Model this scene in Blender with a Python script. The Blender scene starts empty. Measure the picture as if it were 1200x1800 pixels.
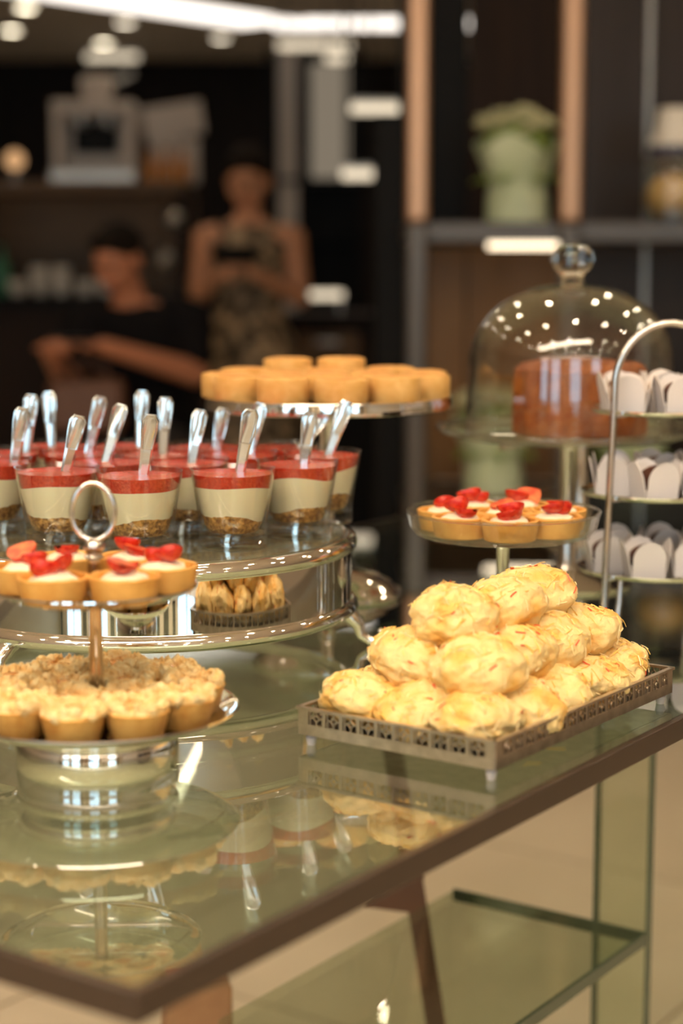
import bpy, bmesh, math, random
from mathutils import Vector, Matrix, noise
random.seed(7)
R = math.radians
PI = math.pi
SC = bpy.context.scene
COL = SC.collection

# ------------------------------------------------------------------ camera, world, exposure
cam_d = bpy.data.cameras.new('camera')
cam = bpy.data.objects.new('camera', cam_d)
COL.objects.link(cam)
cam.location = (0, 0, 1.18)
cam.rotation_euler = (R(90) - math.atan(440 / 3150), 0, 0)
cam_d.sensor_fit = 'VERTICAL'
cam_d.sensor_height = 36
cam_d.lens = 63
cam_d.clip_start = 0.05
cam_d.dof.use_dof = True
cam_d.dof.focus_distance = 1.56
cam_d.dof.aperture_fstop = 2.9
SC.camera = cam

world = bpy.data.worlds.new('world')
SC.world = world
world.use_nodes = True
world.node_tree.nodes['Background'].inputs[0].default_value = (0.55, 0.75, 1.0, 1)
world.node_tree.nodes['Background'].inputs[1].default_value = 0.6

vs = SC.view_settings
vs.view_transform = 'Standard'
vs.look = 'None'
vs.exposure = 0.0
vs.gamma = 1
vs.use_curve_mapping = False
DOWNLIGHT = 210.0      # radiance of the recessed ceiling lamps
COVE = 2.4             # radiance of the far ceiling light trough
FILL = 22.0          # radiance of the added fill panels out of view
WINDOW = 4.0           # radiance of the daylight panes behind the camera

cy = SC.cycles
cy.use_denoising = True
cy.max_bounces = 14
cy.transparent_max_bounces = 40
cy.transmission_bounces = 12
cy.glossy_bounces = 8
cy.sample_clamp_indirect = 6.0
cy.caustics_reflective = False
cy.caustics_refractive = False


# ------------------------------------------------------------------ materials
class N:
    """small node-tree writer"""
    def __init__(s, name):
        s.m = bpy.data.materials.new(name)
        s.m.use_nodes = True
        s.t = s.m.node_tree
        s.t.nodes.clear()
        s.out = s.t.nodes.new('ShaderNodeOutputMaterial')

    def n(s, kind, **kw):
        x = s.t.nodes.new('ShaderNode' + kind)
        for k, v in kw.items():
            if k.startswith('i_'):
                x.inputs[k[2:].replace('_', ' ')].default_value = v
            else:
                setattr(x, k, v)
        return x

    def l(s, a, b):
        s.t.links.new(a, b)


def rgba(c):
    return (c[0], c[1], c[2], 1)


def pbr(name, col, rough=0.5, metal=0.0, col2=None, scale=40, bump=0.0, bscale=None, detail=4, sss=0.0, coat=0.0,
        lo=0.35, hi=0.65, spec=0.5, stretch=None, bdist=0.002):
    a = N(name)
    b = a.n('BsdfPrincipled')
    b.inputs['Base Color'].default_value = rgba(col)
    b.inputs['Roughness'].default_value = rough
    b.inputs['Metallic'].default_value = metal
    b.inputs['Specular IOR Level'].default_value = spec
    b.inputs['Coat Weight'].default_value = coat
    if sss:
        b.inputs['Subsurface Weight'].default_value = sss
        b.inputs['Subsurface Radius'].default_value = (0.01, 0.006, 0.003)
        b.inputs['Subsurface Scale'].default_value = 0.6
    if col2 is not None or bump:
        tc = a.n('TexCoord')
        mp = a.n('Mapping')
        a.l(tc.outputs['Object'], mp.inputs[0])
        if stretch:
            mp.inputs['Scale'].default_value = stretch
    if col2 is not None:
        nz = a.n('TexNoise', i_Scale=scale, i_Detail=detail)
        a.l(mp.outputs[0], nz.inputs['Vector'])
        rp = a.n('ValToRGB')
        rp.color_ramp.elements[0].position = lo
        rp.color_ramp.elements[1].position = hi
        rp.color_ramp.elements[0].color = rgba(col)
        rp.color_ramp.elements[1].color = rgba(col2)
        a.l(nz.outputs[0], rp.inputs[0])
        a.l(rp.outputs[0], b.inputs['Base Color'])
    if bump:
        n2 = a.n('TexNoise', i_Scale=bscale or scale, i_Detail=5)
        a.l(mp.outputs[0], n2.inputs['Vector'])
        bp = a.n('Bump', i_Strength=bump, i_Distance=bdist)
        a.l(n2.outputs[0], bp.inputs['Height'])
        a.l(bp.outputs[0], b.inputs['Normal'])
    a.l(b.outputs[0], a.out.inputs[0])
    return a.m


def thin_glass(name, tint=(0.96, 0.98, 0.97), f0=0.04, rough=0.0, power=5.0):
    a = N(name)
    lw = a.n('LayerWeight')
    lw.inputs[0].default_value = 0.5
    pw = a.n('Math', operation='POWER')
    pw.inputs[1].default_value = power
    a.l(lw.outputs['Facing'], pw.inputs[0])
    ma = a.n('Math', operation='MULTIPLY_ADD')
    ma.inputs[1].default_value = 1 - f0
    ma.inputs[2].default_value = f0
    a.l(pw.outputs[0], ma.inputs[0])
    tr = a.n('BsdfTransparent')
    tr.inputs[0].default_value = rgba(tint)
    gl = a.n('BsdfGlossy')
    gl.inputs['Roughness'].default_value = rough
    gl.inputs['Color'].default_value = (1, 1, 1, 1)
    mx = a.n('MixShader')
    a.l(ma.outputs[0], mx.inputs[0])
    a.l(tr.outputs[0], mx.inputs[1])
    a.l(gl.outputs[0], mx.inputs[2])
    a.l(mx.outputs[0], a.out.inputs[0])
    return a.m


def real_glass(name, col=(0.97, 0.98, 0.97), rough=0.0, ior=1.48):
    a = N(name)
    g = a.n('BsdfGlass')
    g.inputs['Color'].default_value = rgba(col)
    g.inputs['Roughness'].default_value = rough
    g.inputs['IOR'].default_value = ior
    a.l(g.outputs[0], a.out.inputs[0])
    return a.m


def emit(name, col, strength):
    a = N(name)
    e = a.n('Emission')
    e.inputs[0].default_value = rgba(col)
    e.inputs[1].default_value = strength
    a.l(e.outputs[0], a.out.inputs[0])
    return a.m


M = {}
M['silver'] = pbr('polished silver', (0.93, 0.91, 0.88), 0.05, 1.0)
M['mirror'] = pbr('mirror silver', (0.95, 0.94, 0.92), 0.015, 1.0)
M['chrome'] = pbr('brushed chrome', (0.74, 0.70, 0.66), 0.16, 1.0)
M['aged'] = pbr('aged silver', (0.66, 0.58, 0.50), 0.36, 1.0, (0.50, 0.43, 0.36), 90, 0.1, 200)
M['bronze'] = pbr('bronze edge metal', (0.052, 0.034, 0.024), 0.30, 0.3, coat=0.1)
M['rubber'] = pbr('milky rubber', (0.62, 0.57, 0.60), 0.35)
M['table_glass'] = thin_glass('green table glass', (0.74, 0.83, 0.755), 0.07, power=3.6)
M['panel_glass'] = thin_glass('green panel glass', (0.83, 0.875, 0.80), 0.05)
M['glass_edge'] = pbr('dark green glass edge', (0.10, 0.125, 0.085), 0.15)
M['glass'] = thin_glass('clear glass', (0.965, 0.975, 0.965), 0.05, power=3.8)
M['dome_glass'] = thin_glass('dome glass', (0.95, 0.955, 0.94), 0.06, power=3.6)
M['thick'] = real_glass('thick glass')
M['mirror_top'] = pbr('smoky glass top', (0.30, 0.285, 0.19), 0.04, 0.35, coat=0.6)
M['spoon'] = pbr('clear plastic spoon', (0.72, 0.75, 0.74), 0.13, 0.9)
M['jelly'] = pbr('strawberry jelly', (0.54, 0.020, 0.008), 0.22, 0, (0.74, 0.060, 0.024), 420, 0.5, 500, coat=0.3)
M['cream'] = pbr('cream mousse', (0.95, 0.83, 0.57), 0.5, 0, (0.96, 0.86, 0.62), 30, sss=0.15)
M['crumb'] = pbr('biscuit crumb', (0.26, 0.10, 0.018), 0.7, 0, (0.70, 0.36, 0.09), 240, 1.0, 330, 3, lo=0.40, hi=0.60, bdist=0.004)
M['crust'] = pbr('golden tart crust', (0.66, 0.30, 0.055), 0.5, 0, (0.80, 0.43, 0.11), 55, 0.25, 260)
M['crust_dark'] = pbr('baked tart crust', (0.68, 0.31, 0.06), 0.5, 0, (0.84, 0.48, 0.13), 70, 0.3, 240)
M['crumble'] = pbr('pale crumble', (0.86, 0.56, 0.21), 0.75, 0, (0.95, 0.77, 0.42), 160, 0.8, 330)
M['caramel'] = pbr('apricot filling', (0.72, 0.24, 0.04), 0.25, 0, (0.82, 0.40, 0.10), 120, coat=0.4)
M['whip'] = pbr('whipped cream', (0.90, 0.80, 0.62), 0.45, sss=0.15)
M['berry'] = pbr('strawberry', (0.55, 0.012, 0.008), 0.25, 0, (0.72, 0.06, 0.02), 200, 0.5, 500, coat=0.3)
M['berry_in'] = pbr('strawberry flesh', (0.66, 0.03, 0.015), 0.3, 0, (0.86, 0.24, 0.08), 120, coat=0.2)
M['short'] = pbr('shortbread', (0.72, 0.39, 0.10), 0.65, 0, (0.82, 0.50, 0.17), 90, 0.45, 300)
M['short_top'] = pbr('browned shortbread top', (0.66, 0.27, 0.055), 0.55, 0, (0.84, 0.47, 0.13), 60, 0.4, 250)
M['cake'] = pbr('orange brown cake', (0.27, 0.060, 0.009), 0.5, 0, (0.42, 0.115, 0.018), 70, 0.5, 200)
M['bun'] = pbr('buttery bun', (0.84, 0.47, 0.11), 0.6, 0, (0.88, 0.66, 0.30), 26, 0.8, 110, 6, sss=0.12, lo=0.38, hi=0.54, bdist=0.004)
M['shred'] = pbr('egg thread', (0.92, 0.56, 0.10), 0.4, 0, (0.93, 0.70, 0.28), 90)
M['shred_pale'] = pbr('pale bread fibre', (0.92, 0.74, 0.40), 0.5)
M['shred_red'] = pbr('saffron thread', (0.80, 0.07, 0.02), 0.4)
M['paper'] = pbr('white paper', (0.82, 0.77, 0.77), 0.6)
M['choc'] = pbr('chocolate', (0.055, 0.017, 0.010), 0.35, 0, (0.12, 0.04, 0.02), 120, 0.4, 300)
M['nougat'] = pbr('caramel sweet', (0.75, 0.47, 0.18), 0.5)
M['floor'] = pbr('beige stone', (0.66, 0.555, 0.41), 0.35, 0, (0.72, 0.61, 0.46), 3)
M['grout'] = pbr('grout', (0.40, 0.31, 0.20), 0.8)
M['ceiling'] = pbr('ceiling paint', (0.80, 0.72, 0.62), 0.8)
M['wall_dark'] = pbr('dark veneer wall', (0.012, 0.0075, 0.005), 0.6, 0, (0.018, 0.011, 0.008), 4, stretch=(6, 6, 0.6), spec=0.15)
M['wall_warm'] = pbr('warm plaster', (0.74, 0.64, 0.50), 0.7)
M['wall_side'] = pbr('side wall plaster', (0.50, 0.42, 0.32), 0.7)
M['wood_led_glow'] = pbr('brown panel with led glow', (0.20, 0.095, 0.03), 0.4, 0, (0.26, 0.13, 0.045), 4, spec=0.3)  # LED glow under the shelf put into the panel colour
M['wood'] = pbr('dark walnut', (0.014, 0.0065, 0.004), 0.5, 0, (0.024, 0.012, 0.007), 5, stretch=(7, 7, 0.5), spec=0.12)
M['wood_panel'] = pbr('grey brown veneer', (0.030, 0.020, 0.016), 0.4, 0, (0.042, 0.028, 0.023), 5, stretch=(7, 7, 0.5), spec=0.25)
M['wood_mid'] = pbr('brown wood', (0.10, 0.058, 0.032), 0.5, 0, (0.15, 0.09, 0.05), 8, stretch=(0.5, 6, 6), spec=0.25)
M['post'] = pbr('copper post', (0.46, 0.275, 0.175), 0.36, 0.9)
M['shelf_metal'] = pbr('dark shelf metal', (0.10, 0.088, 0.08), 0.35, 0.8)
M['brown_paper'] = pbr('brown paper', (0.34, 0.17, 0.09), 0.7, 0, (0.40, 0.21, 0.11), 30)
M['steel'] = pbr('satin steel', (0.42, 0.40, 0.37), 0.35, 0.9)
M['black'] = pbr('black lacquer', (0.004, 0.0035, 0.0035), 0.5, spec=0.12)
M['grey'] = pbr('grey enamel', (0.55, 0.49, 0.45), 0.5)
M['white'] = pbr('white china', (0.70, 0.66, 0.60), 0.35)
M['amber'] = pbr('amber glass', (0.50, 0.20, 0.04), 0.2)
M['bottle_green'] = pbr('green glass bottle', (0.06, 0.22, 0.13), 0.2)
M['wrap'] = pbr('pale green wrapping paper', (0.52, 0.60, 0.37), 0.6, 0, (0.64, 0.71, 0.50), 14)
M['leaf'] = pbr('leaf', (0.13, 0.22, 0.04), 0.5, 0, (0.25, 0.33, 0.07), 30)
M['petal'] = pbr('cream flower', (0.70, 0.66, 0.44), 0.6, 0, (0.48, 0.50, 0.28), 60)
M['skin'] = pbr('skin', (0.55, 0.26, 0.145), 0.5)
M['skin_red'] = pbr('ruddy skin', (0.50, 0.20, 0.11), 0.5)
M['lips'] = pbr('lips', (0.36, 0.09, 0.07), 0.4)
M['hair'] = pbr('dark hair', (0.012, 0.008, 0.006), 0.8, spec=0.1)
M['dress'] = pbr('patterned dress', (0.045, 0.03, 0.018), 0.7, 0, (0.40, 0.29, 0.18), 22, lo=0.46, hi=0.56)
M['shirt'] = pbr('black shirt', (0.007, 0.006, 0.007), 0.8, spec=0.1)
M['trouser'] = pbr('dark trousers', (0.03, 0.028, 0.03), 0.7)
M['shoe'] = pbr('black shoe', (0.012, 0.011, 0.011), 0.35)
M['leather'] = pbr('brown leather', (0.11, 0.042, 0.02), 0.45)
M['navy'] = pbr('navy ribbon', (0.02, 0.025, 0.07), 0.5)
M['gold'] = pbr('golden sweets', (0.55, 0.32, 0.10), 0.4, 0, (0.72, 0.48, 0.2), 40)
M['lamp'] = emit('warm lamp lens', (1.0, 0.80, 0.56), DOWNLIGHT)
M['cove'] = emit('cove light', (1.0, 0.90, 0.80), COVE)
M['trough'] = emit('added fill light', (1.0, 0.81, 0.58), FILL)  # emitter of the two added fill panels
M['lamp_far'] = emit('soft lamp lens', (1.0, 0.86, 0.62), 15.0)
M['lamp_dim'] = emit('dim lamp lens', (1.0, 0.86, 0.66), 8.0)
M['led'] = emit('warm led', (1.0, 0.80, 0.55), 3.0)
M['led_soft'] = emit('soft led', (1.0, 0.83, 0.60), 1.25)
M['bulb'] = emit('small amber bulb', (1.0, 0.55, 0.25), 0.8)
M['backlit'] = emit('backlit shelf panel', (1.0, 0.82, 0.60), 0.22)
M['day'] = emit('daylight pane', (0.55, 0.82, 1.0), WINDOW)


# ------------------------------------------------------------------ mesh helpers
class MB:
    def __init__(s):
        s.v, s.f, s.mi = [], [], []

    def add(s, vs_, fs, mi=0):
        o = len(s.v)
        s.v += [tuple(p) for p in vs_]
        s.f += [tuple(i + o for i in q) for q in fs]
        s.mi += [mi] * len(fs)
        return s

    def box(s, c, size, rz=0, mi=0, rot=None):
        x, y, z = (q / 2 for q in size)
        m = rot if rot else Matrix.Rotation(rz, 3, 'Z')
        p = [m @ Vector((i * x, j * y, k * z)) + Vector(c) for i in (-1, 1) for j in (-1, 1) for k in (-1, 1)]
        return s.add(p, [(0, 1, 3, 2), (4, 6, 7, 5), (0, 4, 5, 1), (2, 3, 7, 6), (0, 2, 6, 4), (1, 5, 7, 3)], mi)

    def bar(s, a, b, w, t, mi=0):
        """a rectangular bar from a to b, w wide horizontally, t thick"""
        a, b = Vector(a), Vector(b)
        d = (b - a)
        L = d.length
        q = d.to_track_quat('X', 'Z').to_matrix()
        return s.box((a + b) / 2, (L, w, t), rot=q, mi=mi)

    def lathe(s, prof, n=48, c=(0, 0, 0), mi=0, wob=None, axis=None):
        o = []
        rows = []
        for (r, z) in prof:
            if abs(r) < 1e-7:
                rows.append([len(o)])
                o.append((0, 0, z))
            else:
                row = []
                for i in range(n):
                    t = 2 * PI * i / n
                    rr, zz = (r, z) if wob is None else wob(r, z, t)
                    row.append(len(o))
                    o.append((rr * math.cos(t), rr * math.sin(t), zz))
                rows.append(row)
        fs = []
        for a, b in zip(rows, rows[1:]):
            if len(a) == 1 and len(b) == 1:
                continue
            for i in range(n):
                j = (i + 1) % n
                if len(a) == 1:
                    fs.append((a[0], b[j], b[i]))
                elif len(b) == 1:
                    fs.append((a[i], a[j], b[0]))
                else:
                    fs.append((a[i], a[j], b[j], b[i]))
        if axis is not None:
            o = [axis @ Vector(p) for p in o]
        return s.add([Vector(p) + Vector(c) for p in o], fs, mi)

    def tube(s, pts, r, n=10, closed=False, mi=0, cap=True):
        pts = [Vector(p) for p in pts]
        k = len(pts)
        rad = r if isinstance(r, (list, tuple)) else [r] * k
        o, fs = [], []
        nrm = None
        for i, p in enumerate(pts):
            if closed:
                t = pts[(i + 1) % k] - pts[i - 1]
            else:
                t = pts[min(i + 1, k - 1)] - pts[max(i - 1, 0)]
            t.normalize()
            if nrm is None:
                nrm = t.orthogonal().normalized()
            nrm = (nrm - t * nrm.dot(t)).normalized()
            bn = t.cross(nrm)
            for j in range(n):
                a = 2 * PI * j / n
                o.append(p + (nrm * math.cos(a) + bn * math.sin(a)) * rad[i])
        for i in range(k if closed else k - 1):
            i2 = (i + 1) % k
            for j in range(n):
                j2 = (j + 1) % n
                fs.append((i * n + j, i * n + j2, i2 * n + j2, i2 * n + j))
        if not closed and cap:
            fs.append(tuple(range(n - 1, -1, -1)))
            fs.append(tuple((k - 1) * n + j for j in range(n)))
        return s.add(o, fs, mi)

    def ell(s, c, rad, n=16, m=10, mi=0, rot=None):
        prof = [(math.sin(PI * i / m), -math.cos(PI * i / m)) for i in range(m + 1)]
        prof[0] = (0, -1)
        prof[-1] = (0, 1)
        t = MB().lathe(prof, n)
        q = [Vector((p[0] * rad[0], p[1] * rad[1], p[2] * rad[2])) for p in t.v]
        if rot:
            q = [rot @ p for p in q]
        return s.add([p + Vector(c) for p in q], t.f, mi)

    def prism(s, poly, z0, z1, mi=0):
        n = len(poly)
        o = [(x, y, z0) for x, y in poly] + [(x, y, z1) for x, y in poly]
        fs = [tuple(range(n - 1, -1, -1)), tuple(range(n, 2 * n))]
        fs += [(i, (i + 1) % n, n + (i + 1) % n, n + i) for i in range(n)]
        return s.add(o, fs, mi)

    def mesh(s, name, mats, angle=40):
        me = bpy.data.meshes.new(name)
        me.from_pydata(s.v, [], s.f)
        bm = bmesh.new()
        bm.from_mesh(me)
        bmesh.ops.recalc_face_normals(bm, faces=bm.faces)
        bm.to_mesh(me)
        bm.free()
        for m in (mats if isinstance(mats, (list, tuple)) else [mats]):
            me.materials.append(M[m])
        me.polygons.foreach_set('material_index', s.mi)
        me.shade_smooth()
        me.set_sharp_from_angle(angle=R(angle))
        me.update()
        return me

    def build(s, name, mats, parent=None, loc=None, rz=0, angle=40, bevel=0):
        o = link(name, s.mesh(name, mats, angle), parent, loc, rz)
        if bevel:
            b = o.modifiers.new('bevel', 'BEVEL')
            b.width = bevel
            b.segments = 2
        return o


def link(name, data, parent=None, loc=None, rz=0):
    o = bpy.data.objects.new(name, data)
    COL.objects.link(o)
    if parent:
        o.parent = parent
    if loc:
        o.location = loc
    if rz:
        o.rotation_euler = (0, 0, rz)
    return o


def tag(o, label, cat, group=None, kind=None):
    o['label'] = label
    o['category'] = cat
    if group:
        o['group'] = group
    if kind:
        o['kind'] = kind
    return o


def thing(name, label, cat, loc=(0, 0, 0), rz=0, group=None):
    return tag(link(name, None, None, loc, rz), label, cat, group)


def struct(o):
    o['kind'] = 'structure'
    return o


def tree(o, parent=None):
    c = o.copy()
    COL.objects.link(c)
    c.parent = parent
    for ch in list(o.children):
        tree(ch, c)
    return c


def nz(p, s=1.0, seed=0):
    return noise.noise(Vector((p[0] * s + seed * 7.3, p[1] * s - seed * 3.1, p[2] * s + seed * 1.7)))


ORD = ['leftmost', 'second from left', 'third from left', 'fourth from left', 'fifth from left', 'sixth from left',
       'seventh from left']


def row_phrases(pts, cuts, names):
    """name every point by its row (by depth) and its order from the left"""
    out = [None] * len(pts)
    for k, nm in enumerate(names):
        lo = cuts[k - 1] if k else -1e9
        hi = cuts[k] if k < len(cuts) else 1e9
        idx = sorted([i for i, p in enumerate(pts) if lo <= p[1] < hi], key=lambda i: pts[i][0])
        for q, i in enumerate(idx):
            o = 'only one' if len(idx) == 1 else ('rightmost' if q == len(idx) - 1 else ORD[q])
            out[i] = '%s in the %s' % (o, nm)
    return out


T = 0.80                      # table top
UA = R(55.4)                  # direction of the table's long side
U = Vector((math.cos(UA), math.sin(UA), 0))
V = Vector((-math.sin(UA), math.cos(UA), 0))
C0 = Vector((-0.1075, 0.8966, 0))


# ------------------------------------------------------------------ the room
def build_room():
    x0, x1, y0, y1, h = -6.0, 4.6, -4.5, 12.6, 2.55
    fl = struct(MB().box(((x0 + x1) / 2, (y0 + y1) / 2, -0.06), (x1 - x0, y1 - y0, 0.1)).build('floor', 'grout'))
    t = 0.9
    me = MB().box((0, 0, 0), (t - 0.008, t - 0.008, 0.012)).mesh('tile', 'floor')
    org = Vector((0.22, 3.05, 0))
    for i in range(-6, 8):
        for j in range(-6, 8):
            p = org + U * (i * t) + V * (j * t)
            if x0 + 0.7 < p.x < x1 - 0.7 and y0 + 0.7 < p.y < y1 - 0.7:
                link('tile', me, fl, (p.x, p.y, -0.006), UA)
    struct(MB().box(((x0 + x1) / 2, (y0 + y1) / 2, h + 0.05), (x1 - x0, y1 - y0, 0.1)).build('ceiling', 'ceiling'))
    struct(MB().box(((x0 + x1) / 2, y1 + 0.05, h / 2), (x1 - x0, 0.1, h)).build('wall_back', 'wall_dark'))
    struct(MB().box((x0 - 0.05, (y0 + y1) / 2, h / 2), (0.1, y1 - y0, h)).build('wall_left', 'wall_side'))
    struct(MB().box((x1 + 0.05, (y0 + y1) / 2, h / 2), (0.1, y1 - y0, h)).build('wall_right', 'wall_side'))
    wf = MB()
    wf.box(((x0 + x1) / 2, y0 - 0.05, 0.35), (x1 - x0, 0.1, 0.7))
    wf.box(((x0 + x1) / 2, y0 - 0.05, 2.525), (x1 - x0, 0.1, 0.05))
    xs = [(-5.2, -3.9), (-3.3, -2.0), (-0.6, 0.7), (2.2, 3.5)]
    edges = [x0] + [q for p in xs for q in p] + [x1]
    for a, b in zip(edges[::2], edges[1::2]):
        wf.box(((a + b) / 2, y0 - 0.05, 1.6), (b - a, 0.1, 1.8))
    struct(wf.build('wall_front', 'wall_warm'))
    for i, (cx, w_) in enumerate(((-5.75, 0.22), (-3.6, 0.30), (-1.7, 0.25), (-1.05, 0.18), (0.95, 0.2), (1.45, 0.3), (1.95, 0.16), (3.9, 0.3))):
        struct(MB().box((cx, y0 + 0.02, 1.275), (w_, 0.04, 2.55)).build('trim_%d' % (i + 1), 'wall_dark'))
    for i, (a, b) in enumerate(xs):
        w = struct(link('window_%d' % (i + 1), None, None, ((a + b) / 2, y0 - 0.05, 1.6)))
        m = MB()
        for sx in (-1, 0, 1):
            m.box((sx * ((b - a) / 2 - 0.02), 0, 0), (0.04, 0.06, 1.8))
        for sz in (-1, 1):
            m.box((0, 0, sz * 0.88), (b - a, 0.06, 0.04))
        m.build('window_frame', 'steel', w)
        for sx in (-1, 1):
            MB().box((sx * (b - a) / 4, -0.02, 0), ((b - a) / 2 - 0.05, 0.01, 1.7)).build('pane', 'day', w)


build_room()


def downlight(x, y, label, group='recessed ceiling downlights', z=2.55, lens='lamp', s=1.0):
    t = thing('ceiling_downlight', label, 'light', (x, y, z), 0, group)
    t.scale = (s, s, 1)
    MB().lathe([(0.052, 0), (0.066, 0), (0.066, -0.006), (0.052, -0.010), (0.052, 0)], 24).build('trim_ring', 'steel', t)
    MB().lathe([(0, -0.001), (0.05, -0.001), (0.05, -0.005), (0, -0.005)], 20).build('lens', lens, t)
    return t


for x, y, l in [(-1.713, 10.01, 'round ceiling downlight at the far upper left corner'),
                (-1.966, 10.97, 'round ceiling downlight second from the top at the left edge'),
                (-1.50, 11.61, 'round ceiling downlight just above the bright ceiling bar lamp'),
                (-1.245, 10.61, 'dim round ceiling downlight left of the light trough'),
                (-0.742, 11.33, 'round ceiling downlight below the middle of the light trough')]:
    downlight(x, y, l, 'ceiling downlights seen over the bar', lens='lamp_dim' if 'dim' in l or 'middle' in l else 'lamp_far')
for i in range(-3, 4):
    for j in range(6):
        x, y = i * 0.72 + (0.3 if j % 2 else 0), -1.8 + j * 1.15
        downlight(x, y, 'round recessed ceiling downlight above the dessert table, out of the picture', s=0.7)

for i in range(3):  # extra downlights added to brighten the far ceiling and the guests
    for j in range(2):
        downlight(-1.7 + i * 0.95, 6.7 + j * 1.5, 'added unseen downlight brightening the bar guests and far ceiling', 'added fill downlights over the bar guests', s=0.6)

# ceiling light trough: a bent glowing band sunk in a frame
cv = thing('light_trough', 'long bent glowing light trough recessed in the ceiling', 'light', (0, 0, 2.55))
path = [(-1.80, 8.9), (-0.40, 10.58), (1.6, 10.55)]
m, fr = MB(), MB()
for (a, b) in zip(path, path[1:]):
    m.bar((*a, -0.010), (*b, -0.010), 0.46, 0.012)
    d = (Vector(b) - Vector(a)).normalized()
    n_ = Vector((-d.y, d.x)) * 0.245
    for sg in (-1, 1):
        fr.bar((a[0] + n_.x * sg, a[1] + n_.y * sg, -0.010), (b[0] + n_.x * sg, b[1] + n_.y * sg, -0.010), 0.03, 0.02)
m.build('diffuser', 'cove', cv)
fr.build('frame', 'ceiling', cv)
# unseen fill panel added above the table to light the pastry fronts
cv2 = thing('light_trough', 'added unseen fill light panel above the dessert table', 'light', (-0.6, 0.10, 2.55), R(10))
MB().box((0, 0, -0.01), (3.0, 0.32, 0.012)).build('diffuser', 'trough', cv2)
m = MB()
for sg in (-1, 1):
    m.box((0, sg * 0.175, -0.01), (3.06, 0.03, 0.02))
m.build('frame', 'ceiling', cv2)


cv3 = thing('light_trough', 'added unseen fill light panel brightening the wall behind the camera', 'light', (-0.7, -3.6, 2.55))  # fill panel added to brighten the front wall and its reflections
MB().box((0, 0, -0.01), (8.0, 0.22, 0.012)).build('diffuser', 'trough', cv3)
m = MB()
for sg in (-1, 1):
    m.box((0, sg * 0.125, -0.01), (8.06, 0.03, 0.02))
m.build('frame', 'ceiling', cv3)

# ------------------------------------------------------------------ the glass table
def build_table():
    t = thing('glass_table', 'low green glass display table with dark bronze edge and glass shelf', 'table', (C0.x, C0.y, 0), UA)
    L, W = 2.3, 0.85
    MB().box((L / 2, W / 2, T - 0.006), (L - 0.012, W - 0.012, 0.012)).build('glass_top', 'table_glass', t)
    eh = 0.0185
    for (c, s_) in (((L / 2, 0.004, T - eh / 2 - 0.0003), (L, 0.008, eh)), ((L / 2, W - 0.004, T - eh / 2 - 0.0003), (L, 0.008, eh)),
                    ((0.004, W / 2, T - eh / 2 - 0.0003), (0.008, W - 0.016, eh)), ((L - 0.004, W / 2, T - eh / 2 - 0.0003), (0.008, W - 0.016, eh))):
        MB().box(c, s_).build('edge_strip', 'bronze', t, bevel=0.001)
    # lower glass shelf
    sh = MB().box((0.93, 0.375, 0.40), (0.47, 0.256, 0.014)).build('shelf', 'panel_glass', t)
    for (c, s_) in (((0.93, 0.245, 0.40), (0.47, 0.004, 0.0145)), ((1.167, 0.375, 0.40), (0.004, 0.260, 0.0145))):
        MB().box(c, s_).build('shelf_edge', 'glass_edge', sh)
    # upright glass panel legs
    for (x, y) in ((1.176, 0.247),):
        lg = MB().box((x, y + 0.0325, (T - 0.027) / 2), (0.012, 0.065, T - 0.027)).build('leg', 'panel_glass', t)
        for dy in (-0.0015, 0.0665):
            MB().box((x, y + dy, (T - 0.027) / 2), (0.0125, 0.003, T - 0.027)).build('leg_edge', 'glass_edge', lg)
    

build_table()

# the dark slanted trestle under the table
tr = thing('trestle_stand', 'dark brown slanted trestle leg standing beneath the glass table', 'stand', (0.085, 2.12, 0))
MB().bar((0.07, 0, 0.0), (-0.03, 0, 0.64), 0.022, 0.024).build('leg', 'leather', tr)
MB().lathe([(0, 0), (0.16, 0), (0.16, 0.01), (0.02, 0.016), (0, 0.016)], 32, (0.07, 0, 0)).build('base_plate', 'leather', tr)
MB().prism([(-0.057, 0.396), (0.002, 0.388), (0.016, 0.432), (-0.02, 0.428)], -0.01, 0.01).build('gusset', 'leather', tr).rotation_euler = (R(90), 0, 0)
MB().box((-0.04, 0, 0.65), (0.10, 0.03, 0.02)).build('top_block', 'leather', tr)


# ------------------------------------------------------------------ silver drum riser
DX, DY, DR = -0.192, 1.765, 0.208
DZ = 0.914 - T


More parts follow.
